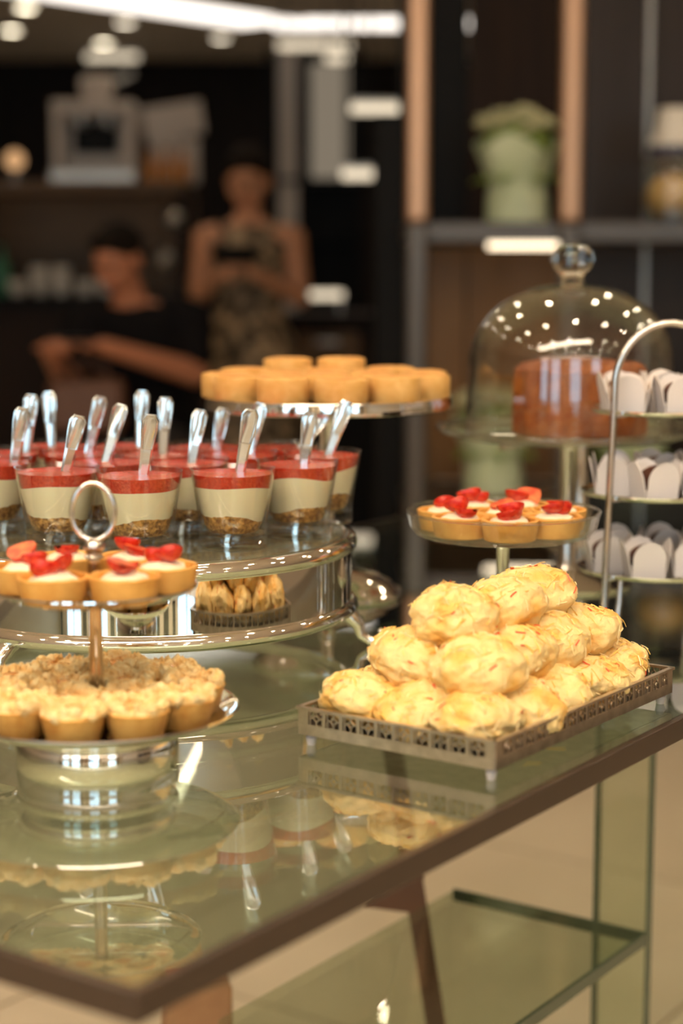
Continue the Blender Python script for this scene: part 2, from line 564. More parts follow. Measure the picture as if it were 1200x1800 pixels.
def build_drum():
    t = thing('drum_riser', 'round mirror-sided silver riser carrying the dessert cups', 'riser', (DX, DY, T))
    r = DR
    MB().lathe([(r - 0.012, 0.044), (r - 0.006, 0.048), (r - 0.006, DZ - 0.012), (r - 0.012, DZ - 0.008)], 128).build('side_band', 'mirror', t)
    for nm, z, k in (('top_rim', DZ - 0.009, 1.0), ('bottom_rim', 0.042, 1.1)):
        pr = []
        for i in range(15):
            a = 2 * PI * i / 14
            pr.append((r - 0.010 + 0.010 * k * math.cos(a), z + 0.0085 * math.sin(a)))
        MB().lathe(pr, 128).build(nm, 'silver', t)
    MB().lathe([(0, DZ - 0.008), (r - 0.014, DZ - 0.008), (r - 0.014, DZ - 0.0002), (0, DZ - 0.0002)], 96).build('top_plate', 'mirror_top', t)
    MB().lathe([(0, 0.040), (r - 0.012, 0.040), (r - 0.012, 0.044), (0, 0.044)], 96).build('bottom_plate', 'silver', t)
    for a in (R(-4), R(118), R(236)):
        c, s = math.cos(a), math.sin(a)
        P_ = [(r - 0.03, 0.040), (r - 0.008, 0.034), (r + 0.002, 0.022), (r + 0.004, 0.012), (r + 0.014, 0.0055), (r + 0.024, 0.007), (r + 0.027, 0.014), (r + 0.022, 0.018)]
        MB().tube([(c * q, s * q, z) for q, z in P_], [0.006, 0.009, 0.0065, 0.005, 0.0052, 0.005, 0.0042, 0.003], 12).build('foot', 'silver', t)


build_drum()


# ------------------------------------------------------------------ dessert cups and spoons
def inner_r(z):
    pts = [(0.012, 0.018), (0.014, 0.0215), (0.020, 0.0245), (0.030, 0.0272), (0.045, 0.0308), (0.066, 0.0350)]
    for (a, ra), (b, rb) in zip(pts, pts[1:]):
        if z <= b:
            return ra + (rb - ra) * max(0, (z - a)) / (b - a)
    return pts[-1][1]


def cup_meshes(seed):
    rng = random.Random(seed)
    k1, k2, k3 = rng.random() * 6, rng.random() * 6, rng.random() * 6
    n = 64

    def h1(t):
        return 0.0262 + 0.0030 * math.sin(t + k1) + 0.0016 * math.sin(3 * t + k2) + 0.0011 * nz((math.cos(t) * 9, math.sin(t) * 9, seed), 1)

    def h2(t):
        return 0.0512 - 0.0016 * math.sin(t * 2 + k3) + 0.0010 * math.sin(3 * t + k1)

    def band(lo, hi, dome_lo=None, steps=6, top_z=None):
        m = MB()
        rows = []
        vv, ff = [], []
        for k in range(steps + 1):
            row = []
            for i in range(n):
                t = 2 * PI * i / n
                a = lo(t) if callable(lo) else lo
                b = hi(t) if callable(hi) else hi
                z = a + (b - a) * k / steps
                rr = inner_r(z) - 0.0004
                row.append(len(vv))
                vv.append((rr * math.cos(t), rr * math.sin(t), z))
            rows.append(row)
        for a, b in zip(rows, rows[1:]):
            for i in range(n):
                j = (i + 1) % n
                ff.append((a[i], a[j], b[j], b[i]))
        for row, z in ((rows[0], None), (rows[-1], top_z)):
            zc = sum(vv[i][2] for i in row) / n
            mid = []
            for i in range(n):
                p = vv[row[i]]
                mid.append(len(vv))
                vv.append((p[0] * 0.5, p[1] * 0.5, zc + (0.0006 * nz(p, 200, seed))))
            c = len(vv)
            vv.append((0, 0, zc))
            for i in range(n):
                j = (i + 1) % n
                ff.append((row[i], row[j], mid[j], mid[i]))
                ff.append((mid[i], mid[j], c))
        m.add(vv, ff)
        return m
    return (band(0.0135, h1).mesh('crumb_layer', 'crumb'), band(h1, h2).mesh('cream_layer', 'cream'),
            band(h2, 0.0618).mesh('jelly_layer', 'jelly'))


CUPV = [cup_meshes(s) for s in (1, 2, 3, 4, 5)]
GL = MB().lathe([(0.0278, 0.012), (0.0283, 0.020), (0.0295, 0.030), (0.0323, 0.046), (0.0355, 0.0648), (0.0357, 0.066), (0.0350, 0.066)] +
                [(inner_r(z), z) for z in (0.062, 0.045, 0.030, 0.020, 0.014)] + [(0.018, 0.0122), (0, 0.012)], 56).mesh('glass_wall', 'glass')
GB = MB().lathe([(0, 0.0018), (0.020, 0.0015), (0.0255, 0.0003), (0.0275, 0.0014), (0.0279, 0.004), (0.0277, 0.0118), (0, 0.0118)], 56).mesh('glass_base', 'glass')

CUPS = [  # x, y, spoon (entry dx, entry dy, tip dx, tip dy, height)
    (-0.268, 1.680, .007, .004, .021, .006, .060), (-0.187, 1.648, .003, .004, .0115, .002, .064), (-0.102, 1.668, .006, .006, .018, .004, .067),
    (-0.043, 1.738, .006, .006, .013, .006, .058), (-0.020, 1.825, .006, .000, .026, .004, .062), (-0.345, 1.752, .023, .000, .033, .002, .062),
    (-0.232, 1.757, -.002, .006, .015, .012, .064), (-0.150, 1.748, .003, .002, .012, .008, .060), (-0.105, 1.825, .010, .008, .022, .010, .060),
    (-0.350, 1.838, .024, .008, .030, .012, .068), (-0.268, 1.835, .006, .010, .020, .014, .066), (-0.187, 1.826, .004, .004, .007, .010, .066),
    (-0.145, 1.902, .012, -.004, .020, -.002, .050), (-0.062, 1.900, .018, -.002, .048, .000, .048), (-0.310, 1.912, .000, .000, -.004, .006, .066),
    (-0.228, 1.914, .012, -.002, .015, .004, .067)]
CUP_WORDS = row_phrases(CUPS, [1.70, 1.79, 1.87], ['front row', 'second row', 'third row', 'back row'])


def spoon_mesh():
    m = MB()
    # outline of the handle in x (width) over s (length), a coffin shaped end
    prof = [(-0.058, 0.0022), (-0.020, 0.0026), (0.0, 0.0030), (0.030, 0.0040), (0.050, 0.0056), (0.0585, 0.0058), (0.0635, 0.0036)]
    th = 0.0013
    n = len(prof)
    vv, ff = [], []
    for s, w in prof:
        bul = th * (1.0 if s < 0.04 else 0.9)
        inn = w * 0.62
        vv += [(-w, -bul * 0.3, s), (-inn, -bul, s), (inn, -bul, s), (w, -bul * 0.3, s), (w, bul * 0.6, s), (-w, bul * 0.6, s)]
    for i in range(n - 1):
        for j in range(6):
            k = (j + 1) % 6
            ff.append((i * 6 + j, i * 6 + k, (i + 1) * 6 + k, (i + 1) * 6 + j))
    ff.append(tuple(range(5, -1, -1)))
    ff.append(tuple((n - 1) * 6 + j for j in range(6)))
    m.add(vv, ff)
    # raised frame round the coffin shaped end
    loop = [(-0.0034, 0.034), (-0.0046, 0.050), (-0.0047, 0.0575), (-0.0028, 0.0618), (0.0028, 0.0618), (0.0047, 0.0575), (0.0046, 0.050), (0.0034, 0.034)]
    m.tube([(x, -0.0014, s) for x, s in loop], 0.0006, 6, closed=True)
    return m.mesh('handle', 'spoon', 25)


SP = spoon_mesh()
SPB = MB().ell((0, 0.001, 0), (0.0095, 0.0025, 0.015), 16, 8).mesh('bowl', 'spoon')
for i, (x, y, ex, ey, tx, ty, hh) in enumerate(CUPS):
    t = thing('dessert_cup', 'layered strawberry cream dessert in small glass, %s' % CUP_WORDS[i], 'dessert', (x, y, 0.9142), random.random() * 6.28, 'glass dessert cups on the silver riser')
    t.scale = (1.13, 1.13, 1.13)
    link('glass_base', GB, t)
    link('glass_wall', GL, t)
    for nm, me in zip(('crumb_layer', 'cream_layer', 'jelly_layer'), CUPV[i % 5]):
        link(nm, me, t)
    a = Vector((x + ex, y + ey, 0.9142 + 0.068))
    b = Vector((x + tx, y + ty, 0.9142 + 0.0625 + hh))
    d = (b - a).normalized()
    yaw = random.uniform(-0.35, 0.35)
    yv = Vector((math.sin(yaw), math.cos(yaw), 0))
    xv = yv.cross(d).normalized()
    yv = d.cross(xv)
    mt = Matrix((xv, yv, d)).transposed().to_4x4()
    s = thing('dessert_spoon', 'clear spoon standing in the dessert cup that is %s' % CUP_WORDS[i], 'spoon', group='spoons in the dessert cups')
    mt.translation = b - d * 0.070
    s.matrix_world = mt @ Matrix.Diagonal((1.4, 1.3, 1.1, 1))
    link('handle', SP, s)
    bo = link('bowl', SPB, s)
    bo.location = (0, 0, -0.018)


# ------------------------------------------------------------------ pastries (prototypes)
def blob(rad, seed, amp, fr, sub=4, flat=0.0):
    bm = bmesh.new()
    bmesh.ops.create_icosphere(bm, subdivisions=sub, radius=1)
    for v in bm.verts:
        p = v.co.copy()
        d = 1 + amp * nz(p, fr, seed) + amp * 0.5 * nz(p, fr * 2.3, seed + 3) + amp * 0.28 * nz(p, fr * 5.5, seed + 5)
        q = Vector((p.x * rad[0], p.y * rad[1], p.z * rad[2])) * d
        if q.z < -rad[2] * (1 - flat):
            q.z = -rad[2] * (1 - flat) + (q.z + rad[2] * (1 - flat)) * 0.15
        v.co = q
    mb = MB()
    mb.add([v.co.copy() for v in bm.verts], [tuple(v.index for v in f.verts) for f in bm.faces])
    bm.free()
    return mb


def crumble_variant(s):
    rng = random.Random(s)
    cr = MB().lathe([(0, 0), (0.0175, 0), (0.0192, 0.0015), (0.0232, 0.0195), (0.0238, 0.021), (0.0225, 0.0215), (0, 0.0205)], 36,
                    wob=lambda r, z, t: (r * (1 + 0.012 * nz((math.cos(t) * 2, math.sin(t) * 2, z * 60), 1, s)), z)).mesh('crust', 'crust_dark')
    m = MB()
    k = 0
    for ring, cnt, rr in ((0.0190, 17, 0.0054), (0.0158, 12, 0.0040)):
        for i in range(cnt):
            a = 2 * PI * (i + rng.random() * 0.7) / cnt
            q = ring + rng.uniform(-0.0015, 0.0015)
            r0 = rr * rng.uniform(0.75, 1.25)
            b = blob((r0, r0 * rng.uniform(.8, 1.2), r0 * rng.uniform(.8, 1.15)), s * 50 + k, 0.35, 1.7, 2)
            k += 1
            z = 0.0225 + rng.uniform(0, 0.0035)
            m.add([Vector(p) + Vector((q * math.cos(a), q * math.sin(a), z)) for p in b.v], b.f)
    for i in range(60):
        a = rng.random() * 6.28
        q = 0.0215 * math.sqrt(rng.uniform(0.42, 1))
        r0 = rng.uniform(0.0010, 0.0022)
        b = blob((r0, r0, r0), s * 80 + i, 0.4, 1.5, 1)
        m.add([Vector(p) + Vector((q * math.cos(a), q * math.sin(a), 0.0265 + rng.uniform(-0.001, 0.003))) for p in b.v], b.f)
    ring = m
    ring.lathe([(0.0115, 0.0205), (0.0225, 0.0205), (0.0215, 0.0240), (0.016, 0.0258), (0.0115, 0.0235), (0.0115, 0.0205)], 36,
               wob=lambda r, z, t: (r, z + 0.0012 * nz((r * 200 * math.cos(t), r * 200 * math.sin(t), z), 1, s)))
    cm = ring.mesh('crumble_top', 'crumble')
    fl = MB().lathe([(0, 0.0262), (0.007, 0.0258), (0.0118, 0.0240), (0.0118, 0.0205), (0, 0.0205)], 24).mesh('filling', 'caramel')
    return cr, cm, fl


def berry_mesh(s):
    """half a strawberry, cut face up along +z"""
    rng = random.Random(s)
    L, W, H = 0.0165, 0.0105, 0.0088
    m = MB()
    nu, nv = 12, 8
    vv, ff = [], []
    for i in range(nu + 1):
        u = i / nu
        w = W * math.sin(PI * min(1, u * 0.98 + 0.02)) ** 0.6 * (1.08 - 0.5 * u) + 0.0004
        for j in range(nv + 1):
            a = PI * j / nv
            vv.append((L * (u - 0.5) * 2 * 0.62, w * math.cos(a), -H * (w / W) * math.sin(a)))
    for i in range(nu):
        for j in range(nv):
            k = i * (nv + 1) + j
            ff.append((k, k + 1, k + nv + 2, k + nv + 1))
    m.add(vv, ff, 0)
    top = []
    for i in range(nu):
        a, b = i * (nv + 1), (i + 1) * (nv + 1)
        top.append((a, b, b + nv, a + nv))
    m.f += top
    m.mi += [1] * len(top)
    return m.mesh('strawberry_slice', ['berry', 'berry_in'], 50)


def tart_variant(s, sc=1.0):
    q = sc
    cr = MB().lathe([(0, 0), (0.0195 * q, 0), (0.0212 * q, 0.001), (0.0238 * q, 0.0150), (0.0242 * q, 0.0170), (0.0230 * q, 0.0180), (0.0212 * q, 0.0172), (0.0195 * q, 0.0115), (0, 0.010)], 40,
                    wob=lambda r, z, t: (r * (1 + 0.018 * nz((math.cos(t) * 2, math.sin(t) * 2, z * 50), 1, s)), z + (0.0009 * nz((math.cos(t) * 3, math.sin(t) * 3, 0), 1, s) if z > 0.01 else 0))).mesh('crust', 'crust')
    cm = blob((0.0158 * q, 0.0158 * q, 0.0075), s, 0.16, 2.2, 3).mesh('cream_filling', 'whip')
    return cr, cm


CRV = [crumble_variant(s) for s in (1, 2, 3, 4)]
TAV = [tart_variant(s) for s in (1, 2, 3)]
BERRY = berry_mesh(1)


def place_crumble(x, y, z, label, k):
    t = thing('crumble_tart', label, 'tart', (x, y, z), random.random() * 6.28, 'crumble tarts on the lower silver plate')
    for nm, me in zip(('crust', 'crumble_top', 'filling'), CRV[k % 4]):
        link(nm, me, t)
    return t


def place_tart(x, y, z, label, k, group, sc=1.0, berries=2):
    rng = random.Random(k * 13 + 5)
    t = thing('strawberry_tart', label, 'tart', (x, y, z), rng.random() * 6.28, group)
    t.scale = (sc, sc, sc)
    cr, cm = TAV[k % 3]
    link('crust', cr, t)
    link('cream_filling', cm, t).location = (0, 0, 0.0135)
    for b in range(berries):
        o = link('strawberry_slice', BERRY, t)
        a = rng.random() * 6.28
        q = 0.006 if berries > 1 else 0.002
        if b:
            a = a0 + PI + rng.uniform(-.5, .5)
        a0 = a
        o.location = (q * math.cos(a), q * math.sin(a), 0.0245 + 0.0035 * b)
        o.rotation_euler = (rng.uniform(-0.7, 0.7), rng.uniform(-0.35, 0.35), rng.random() * 6.28)
        s_ = rng.uniform(0.95, 1.2)
        o.scale = (s_, s_, s_)
    return t


# ------------------------------------------------------------------ two-tier silver stand (front left)
SX, SY = -0.186, 1.330


def build_tier():
    t = thing('two_tier_stand', 'two-tier silver cake stand with ring handle at front left', 'cake stand', (SX, SY, T))
    MB().lathe([(0, 0.0), (0.060, 0.0), (0.0615, 0.002), (0.0615, 0.021), (0.0600, 0.0255), (0.0560, 0.0285), (0.050, 0.0275), (0.045, 0.0265), (0.020, 0.030), (0.012, 0.034), (0, 0.034)], 96).build('base', 'silver', t)
    MB().lathe([(0, 0.032), (0.05, 0.034), (0.088, 0.0375), (0.098, 0.0410), (0.1045, 0.0455), (0.1075, 0.0460), (0.1080, 0.0445), (0.1050, 0.0425), (0.099, 0.0385), (0.09, 0.0350), (0.05, 0.0315), (0, 0.0300)], 96).build('lower_plate', 'silver', t)
    MB().lathe([(0, 0.034), (0.0055, 0.034), (0.0055, 0.040), (0.0052, 0.132), (0.0068, 0.134), (0, 0.134)], 24).build('lower_rod', 'chrome', t)
    MB().lathe([(0, 0.1325), (0.05, 0.1330), (0.066, 0.1345), (0.0745, 0.1395), (0.0772, 0.1400), (0.0775, 0.1386), (0.0750, 0.1375), (0.067, 0.1322), (0.05, 0.1305), (0, 0.130)], 96).build('upper_plate', 'silver', t)
    MB().lathe([(0, 0.134), (0.0055, 0.134), (0.0052, 0.158), (0.0075, 0.160), (0.0050, 0.1625), (0.0078, 0.166), (0.0082, 0.169), (0.0060, 0.173), (0.003, 0.1745), (0, 0.1745)], 24).build('finial', 'chrome', t)
    pts = [(0.0160 * math.sin(a), 0, 0.1935 + 0.0225 * math.cos(a) * (1 if math.cos(a) > 0 else 0.92)) for a in [2 * PI * i / 48 for i in range(48)]]
    MB().tube(pts, 0.0019, 12, closed=True).build('ring_handle', 'silver', t)


build_tier()
pts = []
for i in range(10):
    a = 2 * PI * (i + 0.35) / 10
    pts.append((SX + 0.0745 * math.cos(a), SY + 0.0745 * math.sin(a)))
for i in range(4):
    a = 2 * PI * (i + 0.5) / 4 + 0.2
    pts.append((SX + 0.0325 * math.cos(a), SY + 0.0325 * math.sin(a)))
W_ = row_phrases(pts, [SY - 0.05, SY - 0.012, SY + 0.035], ['front row', 'second row', 'third row', 'back row'])
for i, (x, y) in enumerate(pts):
    r_ = math.hypot(x - SX, y - SY)
    place_crumble(x, y, T + 0.0375 if r_ > 0.05 else T + 0.0345, 'golden crumble-topped tart on lower silver plate, %s' % W_[i], i)
pts = []
for i in range(6):
    a = 2 * PI * (i + 0.04) / 6
    pts.append((SX + 0.0515 * math.cos(a), SY + 0.0515 * math.sin(a)))
W_ = row_phrases(pts, [SY - 0.02, SY + 0.02], ['front row', 'middle row', 'back row'])
for i, (x, y) in enumerate(pts):
    place_tart(x, y, T + 0.1345, 'strawberry cream tart on upper plate of ring-handled stand, %s' % W_[i], i, 'strawberry tarts on the two-tier stand', 1.1, 1 if i == 2 else 2)


# ------------------------------------------------------------------ pierced tray with buns
TA = R(54.3)
TU = Vector((math.cos(TA), math.sin(TA), 0))
TV = Vector((-math.sin(TA), math.cos(TA), 0))
TF = Vector((0.1125, 1.2780, 0))
TL, TW = 0.298, 0.180


def build_tray():
    t = thing('pierced_tray', 'rectangular pierced silver gallery tray piled with buns', 'tray', (TF.x, TF.y, T), TA)
    zb, zt = 0.0095, 0.0320
    MB().box((TL / 2, TW / 2, zb + 0.001), (TL - 0.004, TW - 0.004, 0.002)).build('base_plate', 'aged', t)
    sides = [((0, 0), (1, 0), TL), ((TL, 0), (0, 1), TW), ((TL, TW), (-1, 0), TL), ((0, TW), (0, -1), TW)]
    uw, hh = 0.0165, 0.0115
    z0 = zt - 0.0022 - hh
    # one fretwork unit: upright, cross and diamond
    f = MB()
    th = 0.0012
    f.box((0.0011, 0, hh / 2), (0.0022, th, hh))
    f.box((0.0042, 0, hh / 2), (0.0011, th, hh))
    f.box((0.0158, 0, hh / 2), (0.0011, th, hh))
    c = (0.0100, hh / 2)
    dd = 0.0030
    corners = [(c[0] - dd, c[1]), (c[0], c[1] + dd), (c[0] + dd, c[1]), (c[0], c[1] - dd)]
    for i in range(4):
        a, b = corners[i], corners[(i + 1) % 4]
        f.bar((a[0], 0, a[1]), (b[0], 0, b[1]), th, 0.0011)
    f.bar((0.0042, 0, c[1]), (c[0] - dd, 0, c[1]), th, 0.0011)
    f.bar((c[0] + dd, 0, c[1]), (0.0158, 0, c[1]), th, 0.0011)
    f.bar((c[0], 0, 0), (c[0], 0, c[1] - dd), th, 0.0011)
    f.bar((c[0], 0, c[1] + dd), (c[0], 0, hh), th, 0.0011)
    fm = f.mesh('fretwork_tile', 'aged')
    for (o, d, L) in sides:
        an = math.atan2(d[1], d[0])
        sd = link('gallery_side', MB().box((L / 2, 0, zb + (z0 - zb) / 2), (L, 0.0016, z0 - zb)).box((L / 2, 0, zt - 0.0011), (L + 0.003, 0.0042, 0.0022)).mesh('gallery_side', 'aged'), t, (o[0], o[1], 0), an)
        n = int((L - 0.006) / uw)
        off = (L - n * uw) / 2
        em = MB().box((0, 0, hh / 2), (off, 0.0014, hh)).mesh('corner_plate', 'aged')
        for q in (off / 2, L - off / 2):
            link('corner_plate', em, sd, (q, 0, z0))
        for i in range(n):
            link('fretwork_tile', fm, sd, (off + i * uw, 0, z0))
    fm = MB().lathe([(0, 0), (0.0032, 0), (0.0036, 0.001), (0.0045, 0.0062), (0.0034, 0.0075), (0.0034, 0.0098), (0, 0.0098)], 16).mesh('foot', 'rubber')
    for x in (0.007, TL - 0.007):
        for y in (0.007, TW - 0.007):
            link('foot', fm, t, (x, y, 0))


build_tray()


def bun_variant(s):
    rng = random.Random(s)
    rad = (0.0365, 0.0305, 0.0235)
    b = blob(rad, s, 0.20, 1.15, 5, 0.12)
    body = b.mesh('crumb_body', 'bun', 80)
    m = MB()
    surf = [(Vector(p), Vector((p[0] / rad[0] ** 2, p[1] / rad[1] ** 2, p[2] / rad[2] ** 2)).normalized()) for p in b.v]
    k = 0
    while k < 110:
        p, n = surf[rng.randrange(len(surf))]
        if n.z < -0.25 or (n.z < 0.45 and rng.random() < 0.55):
            continue
        mi = 0 if (n.z > 0.35 and rng.random() < 0.75) else 1
        if rng.random() < 0.07:
            mi = 2
        t = n.orthogonal().normalized()
        t = (Matrix.Rotation(rng.random() * 6.28, 3, n) @ t)
        L = rng.uniform(0.004, 0.013)
        w = rng.uniform(0.00025, 0.0007) if mi != 2 else 0.0006
        if mi == 2:
            L *= 0.6
        bt = n.cross(t)
        lift = rng.uniform(-0.0004, 0.0018)
        cv_ = rng.uniform(-0.35, 0.35)
        vv = []
        for i in range(5):
            u = (i / 4 - 0.5)
            c = p + t * (L * u) + bt * (cv_ * L * u * u) - n * (L * L * u * u / 0.05 * 1.1) + n * (0.0002 + lift * (u + 0.5))
            vv += [c - bt * w, c + n * w * 1.2, c + bt * w]
        ff = []
        for i in range(4):
            a = i * 3
            ff += [(a, a + 1, a + 4, a + 3), (a + 1, a + 2, a + 5, a + 4), (a + 2, a, a + 3, a + 5)]
        m.add(vv, ff, mi)
        k += 1
    sh = m.mesh('threads', ['shred', 'shred_pale', 'shred_red'], 60)
    return body, sh


BUNV = [bun_variant(s) for s in (11, 12, 13, 14)]
BUNS = []   # a (across, along TV), b (along TU), z centre, rz, tilt
for b_, row in ((0.037, (0.037, 0.090, 0.143)), (0.093, (0.035, 0.090, 0.145)), (0.149, (0.037, 0.091, 0.143)), (0.205, (0.035, 0.090, 0.145)), (0.261, (0.037, 0.090, 0.143))):
    for a_ in row:
        BUNS.append((a_, b_, 0.0335, 0))
for a_, b_ in ((0.053, 0.062), (0.118, 0.066), (0.061, 0.125), (0.120, 0.125), (0.057, 0.184), (0.118, 0.182), (0.064, 0.240)):
    BUNS.append((a_, b_, 0.0665, 1))
for a_, b_ in ((0.092, 0.092), (0.084, 0.150), (0.090, 0.203)):
    BUNS.append((a_, b_, 0.0985, 2))
BP = []
for a_, b_, z_, lay in BUNS:
    p = TF + TV * a_ + TU * b_
    BP.append((p.x, p.y))
L_ = {0: 'bottom layer', 1: 'second layer', 2: 'top layer'}
for lay in range(3):
    idx = [i for i, q in enumerate(BUNS) if q[3] == lay]
    if lay == 0:
        rows = {}
        for i in idx:
            rows.setdefault(round(BUNS[i][1], 2), []).append(i)
        for q, kk in enumerate(sorted(rows)):
            for w, i in enumerate(sorted(rows[kk], key=lambda j: BP[j][0])):
                BUNS[i] += ('bottom layer, %s in the %s row from the front corner' % (['leftmost', 'middle one', 'rightmost'][w], ['first', 'second', 'third', 'fourth', 'last'][q]),)
    else:
        for w, i in enumerate(sorted(idx, key=lambda j: BP[j][0])):
            BUNS[i] += ('%s, %s' % (L_[lay], ORD[w]),)
rng = random.Random(5)
for i, (a_, b_, z_, lay, ph) in enumerate(BUNS):
    t = thing('butter_bun', 'yellow egg-threaded bun, %s' % ph, 'bun', (BP[i][0], BP[i][1], T + z_), 0, 'buns on the pierced tray')
    t.rotation_euler = (rng.uniform(-.25, .25), rng.uniform(-.25, .25), rng.uniform(-1.0, 1.0) + (PI if rng.random() < .5 else 0))
    s_ = rng.uniform(0.92, 1.02) if lay == 0 else rng.uniform(0.97, 1.09)
    t.scale = (s_, s_, s_)
    bd, sh = BUNV[i % 4]
    link('crumb_body', bd, t)
    o = link('threads', sh, t)
    o['kind'] = 'stuff'


# ------------------------------------------------------------------ cake stand with shortbread
KX, KY = -0.0165, 2.03


def build_short():
    t = thing('silver_cake_stand', 'tall silver cake stand holding shortbread rounds', 'cake stand', (KX, KY, T))
    MB().lathe([(0, 0), (0.083, 0), (0.086, 0.003), (0.085, 0.007), (0.078, 0.0105), (0.074, 0.016), (0.055, 0.026), (0.028, 0.033), (0.012, 0.038), (0.0085, 0.046), (0, 0.046)], 64).build('base', 'silver', t)
    MB().lathe([(0, 0.044), (0.0075, 0.044), (0.0105, 0.050), (0.0075, 0.056), (0.0075, 0.205), (0.013, 0.214), (0.016, 0.218), (0, 0.219)], 32).build('stem', 'silver', t)
    MB().lathe([(0, 0.217), (0.135, 0.217), (0.139, 0.216), (0.1425, 0.2175), (0.1430, 0.222), (0.1415, 0.2305), (0.1385, 0.2315), (0.137, 0.229), (0.12, 0.228), (0, 0.228)], 96).build('plate', 'silver', t)


build_short()


def short_variant(s, h):
    b = MB().lathe([(0, 0), (0.0275, 0), (0.0283, 0.001), (0.0288, h - 0.003), (0.0282, h - 0.0006), (0.026, h)], 40,
                   wob=lambda r, z, t: (r * (1 + 0.012 * nz((math.cos(t) * 3, math.sin(t) * 3, z * 90), 1, s)), z)).mesh('biscuit', 'short')
    tp = MB().lathe([(0.0262, h - 0.0004), (0.022, h + 0.0010), (0.012, h + 0.0014), (0, h + 0.0012)], 32,
                    wob=lambda r, z, t: (r, z + 0.0005 * nz((r * 150 * math.cos(t), r * 150 * math.sin(t), 0), 1, s))).mesh('browned_top', 'short_top')
    return b, tp


SHV = [short_variant(1, 0.0265), short_variant(2, 0.0275), short_variant(3, 0.026), short_variant(4, 0.037)]
pts = [(KX, KY, 0)]
for i in range(6):
    a = 2 * PI * (i + 0.5) / 6
    pts.append((KX + 0.0585 * math.cos(a), KY + 0.0585 * math.sin(a), i))
for i in range(11):
    a = 2 * PI * (i + 0.25) / 11 - PI / 2
    pts.append((KX + 0.1135 * math.cos(a), KY + 0.1135 * math.sin(a), i))
W_ = row_phrases(pts, [KY - 0.075, KY - 0.01, KY + 0.04], ['front row', 'second row', 'third row', 'back row'])
TALL = [min(range(len(pts)), key=lambda i: abs(pts[i][0] - KX - q) + (9 if pts[i][1] < KY + 0.05 else 0)) for q in (-0.062, 0.038)]
for i, (x, y, k) in enumerate(pts):
    v = 3 if i in TALL else k % 3
    t = thing('shortbread_round', 'thick round shortbread on tall silver stand, %s' % W_[i], 'biscuit', (x, y, T + 0.2292), random.random() * 6.28, 'shortbread rounds on the tall stand')
    link('biscuit', SHV[v][0], t)
    link('browned_top', SHV[v][1], t)


# ------------------------------------------------------------------ glass pedestal plate with strawberry tarts
GX, GY = 0.160, 1.755


def build_glass_plate():
    t = thing('glass_pedestal_dish', 'clear glass pedestal dish of strawberry tarts behind the buns', 'cake stand', (GX, GY, T))
    MB().lathe([(0, 0), (0.052, 0), (0.053, 0.003), (0.030, 0.009), (0.012, 0.014), (0, 0.015)], 48).build('base', 'silver', t)
    MB().lathe([(0, 0.013), (0.009, 0.013), (0.0065, 0.020), (0.0065, 0.098), (0.010, 0.106), (0.014, 0.110), (0, 0.111)], 32).build('stem', 'silver', t)
    MB().lathe([(0, 0.111), (0.080, 0.1115), (0.087, 0.1140), (0.0925, 0.1220), (0.0955, 0.1340), (0.0960, 0.1350), (0.0945, 0.1355), (0.0935, 0.1340), (0.0905, 0.1230), (0.0855, 0.1165), (0.079, 0.1145), (0, 0.1140)], 80).build('dish', 'glass', t)
    MB().tube([(0.0953 * math.cos(a), 0.0953 * math.sin(a), 0.1362) for a in [2 * PI * i / 80 for i in range(80)]], 0.0013, 10, closed=True).build('rim_bead', 'thick', t)


build_glass_plate()
pts = [(GX, GY)]
for i in range(7):
    a = 2 * PI * (i + 0.02) / 7 - PI / 2
    pts.append((GX + 0.0580 * math.cos(a), GY + 0.0580 * math.sin(a)))
W_ = row_phrases(pts, [GY - 0.02, GY + 0.02], ['front row', 'middle row', 'back row'])
for i, (x, y) in enumerate(pts):
    place_tart(x, y, T + 0.1155, 'strawberry tart in clear glass pedestal dish, %s' % W_[i], i + 7, 'strawberry tarts in the glass dish', 1.17, 2 if i % 3 else 1)


# ------------------------------------------------------------------ domed cake stand
QX, QY = 0.268, 2.10


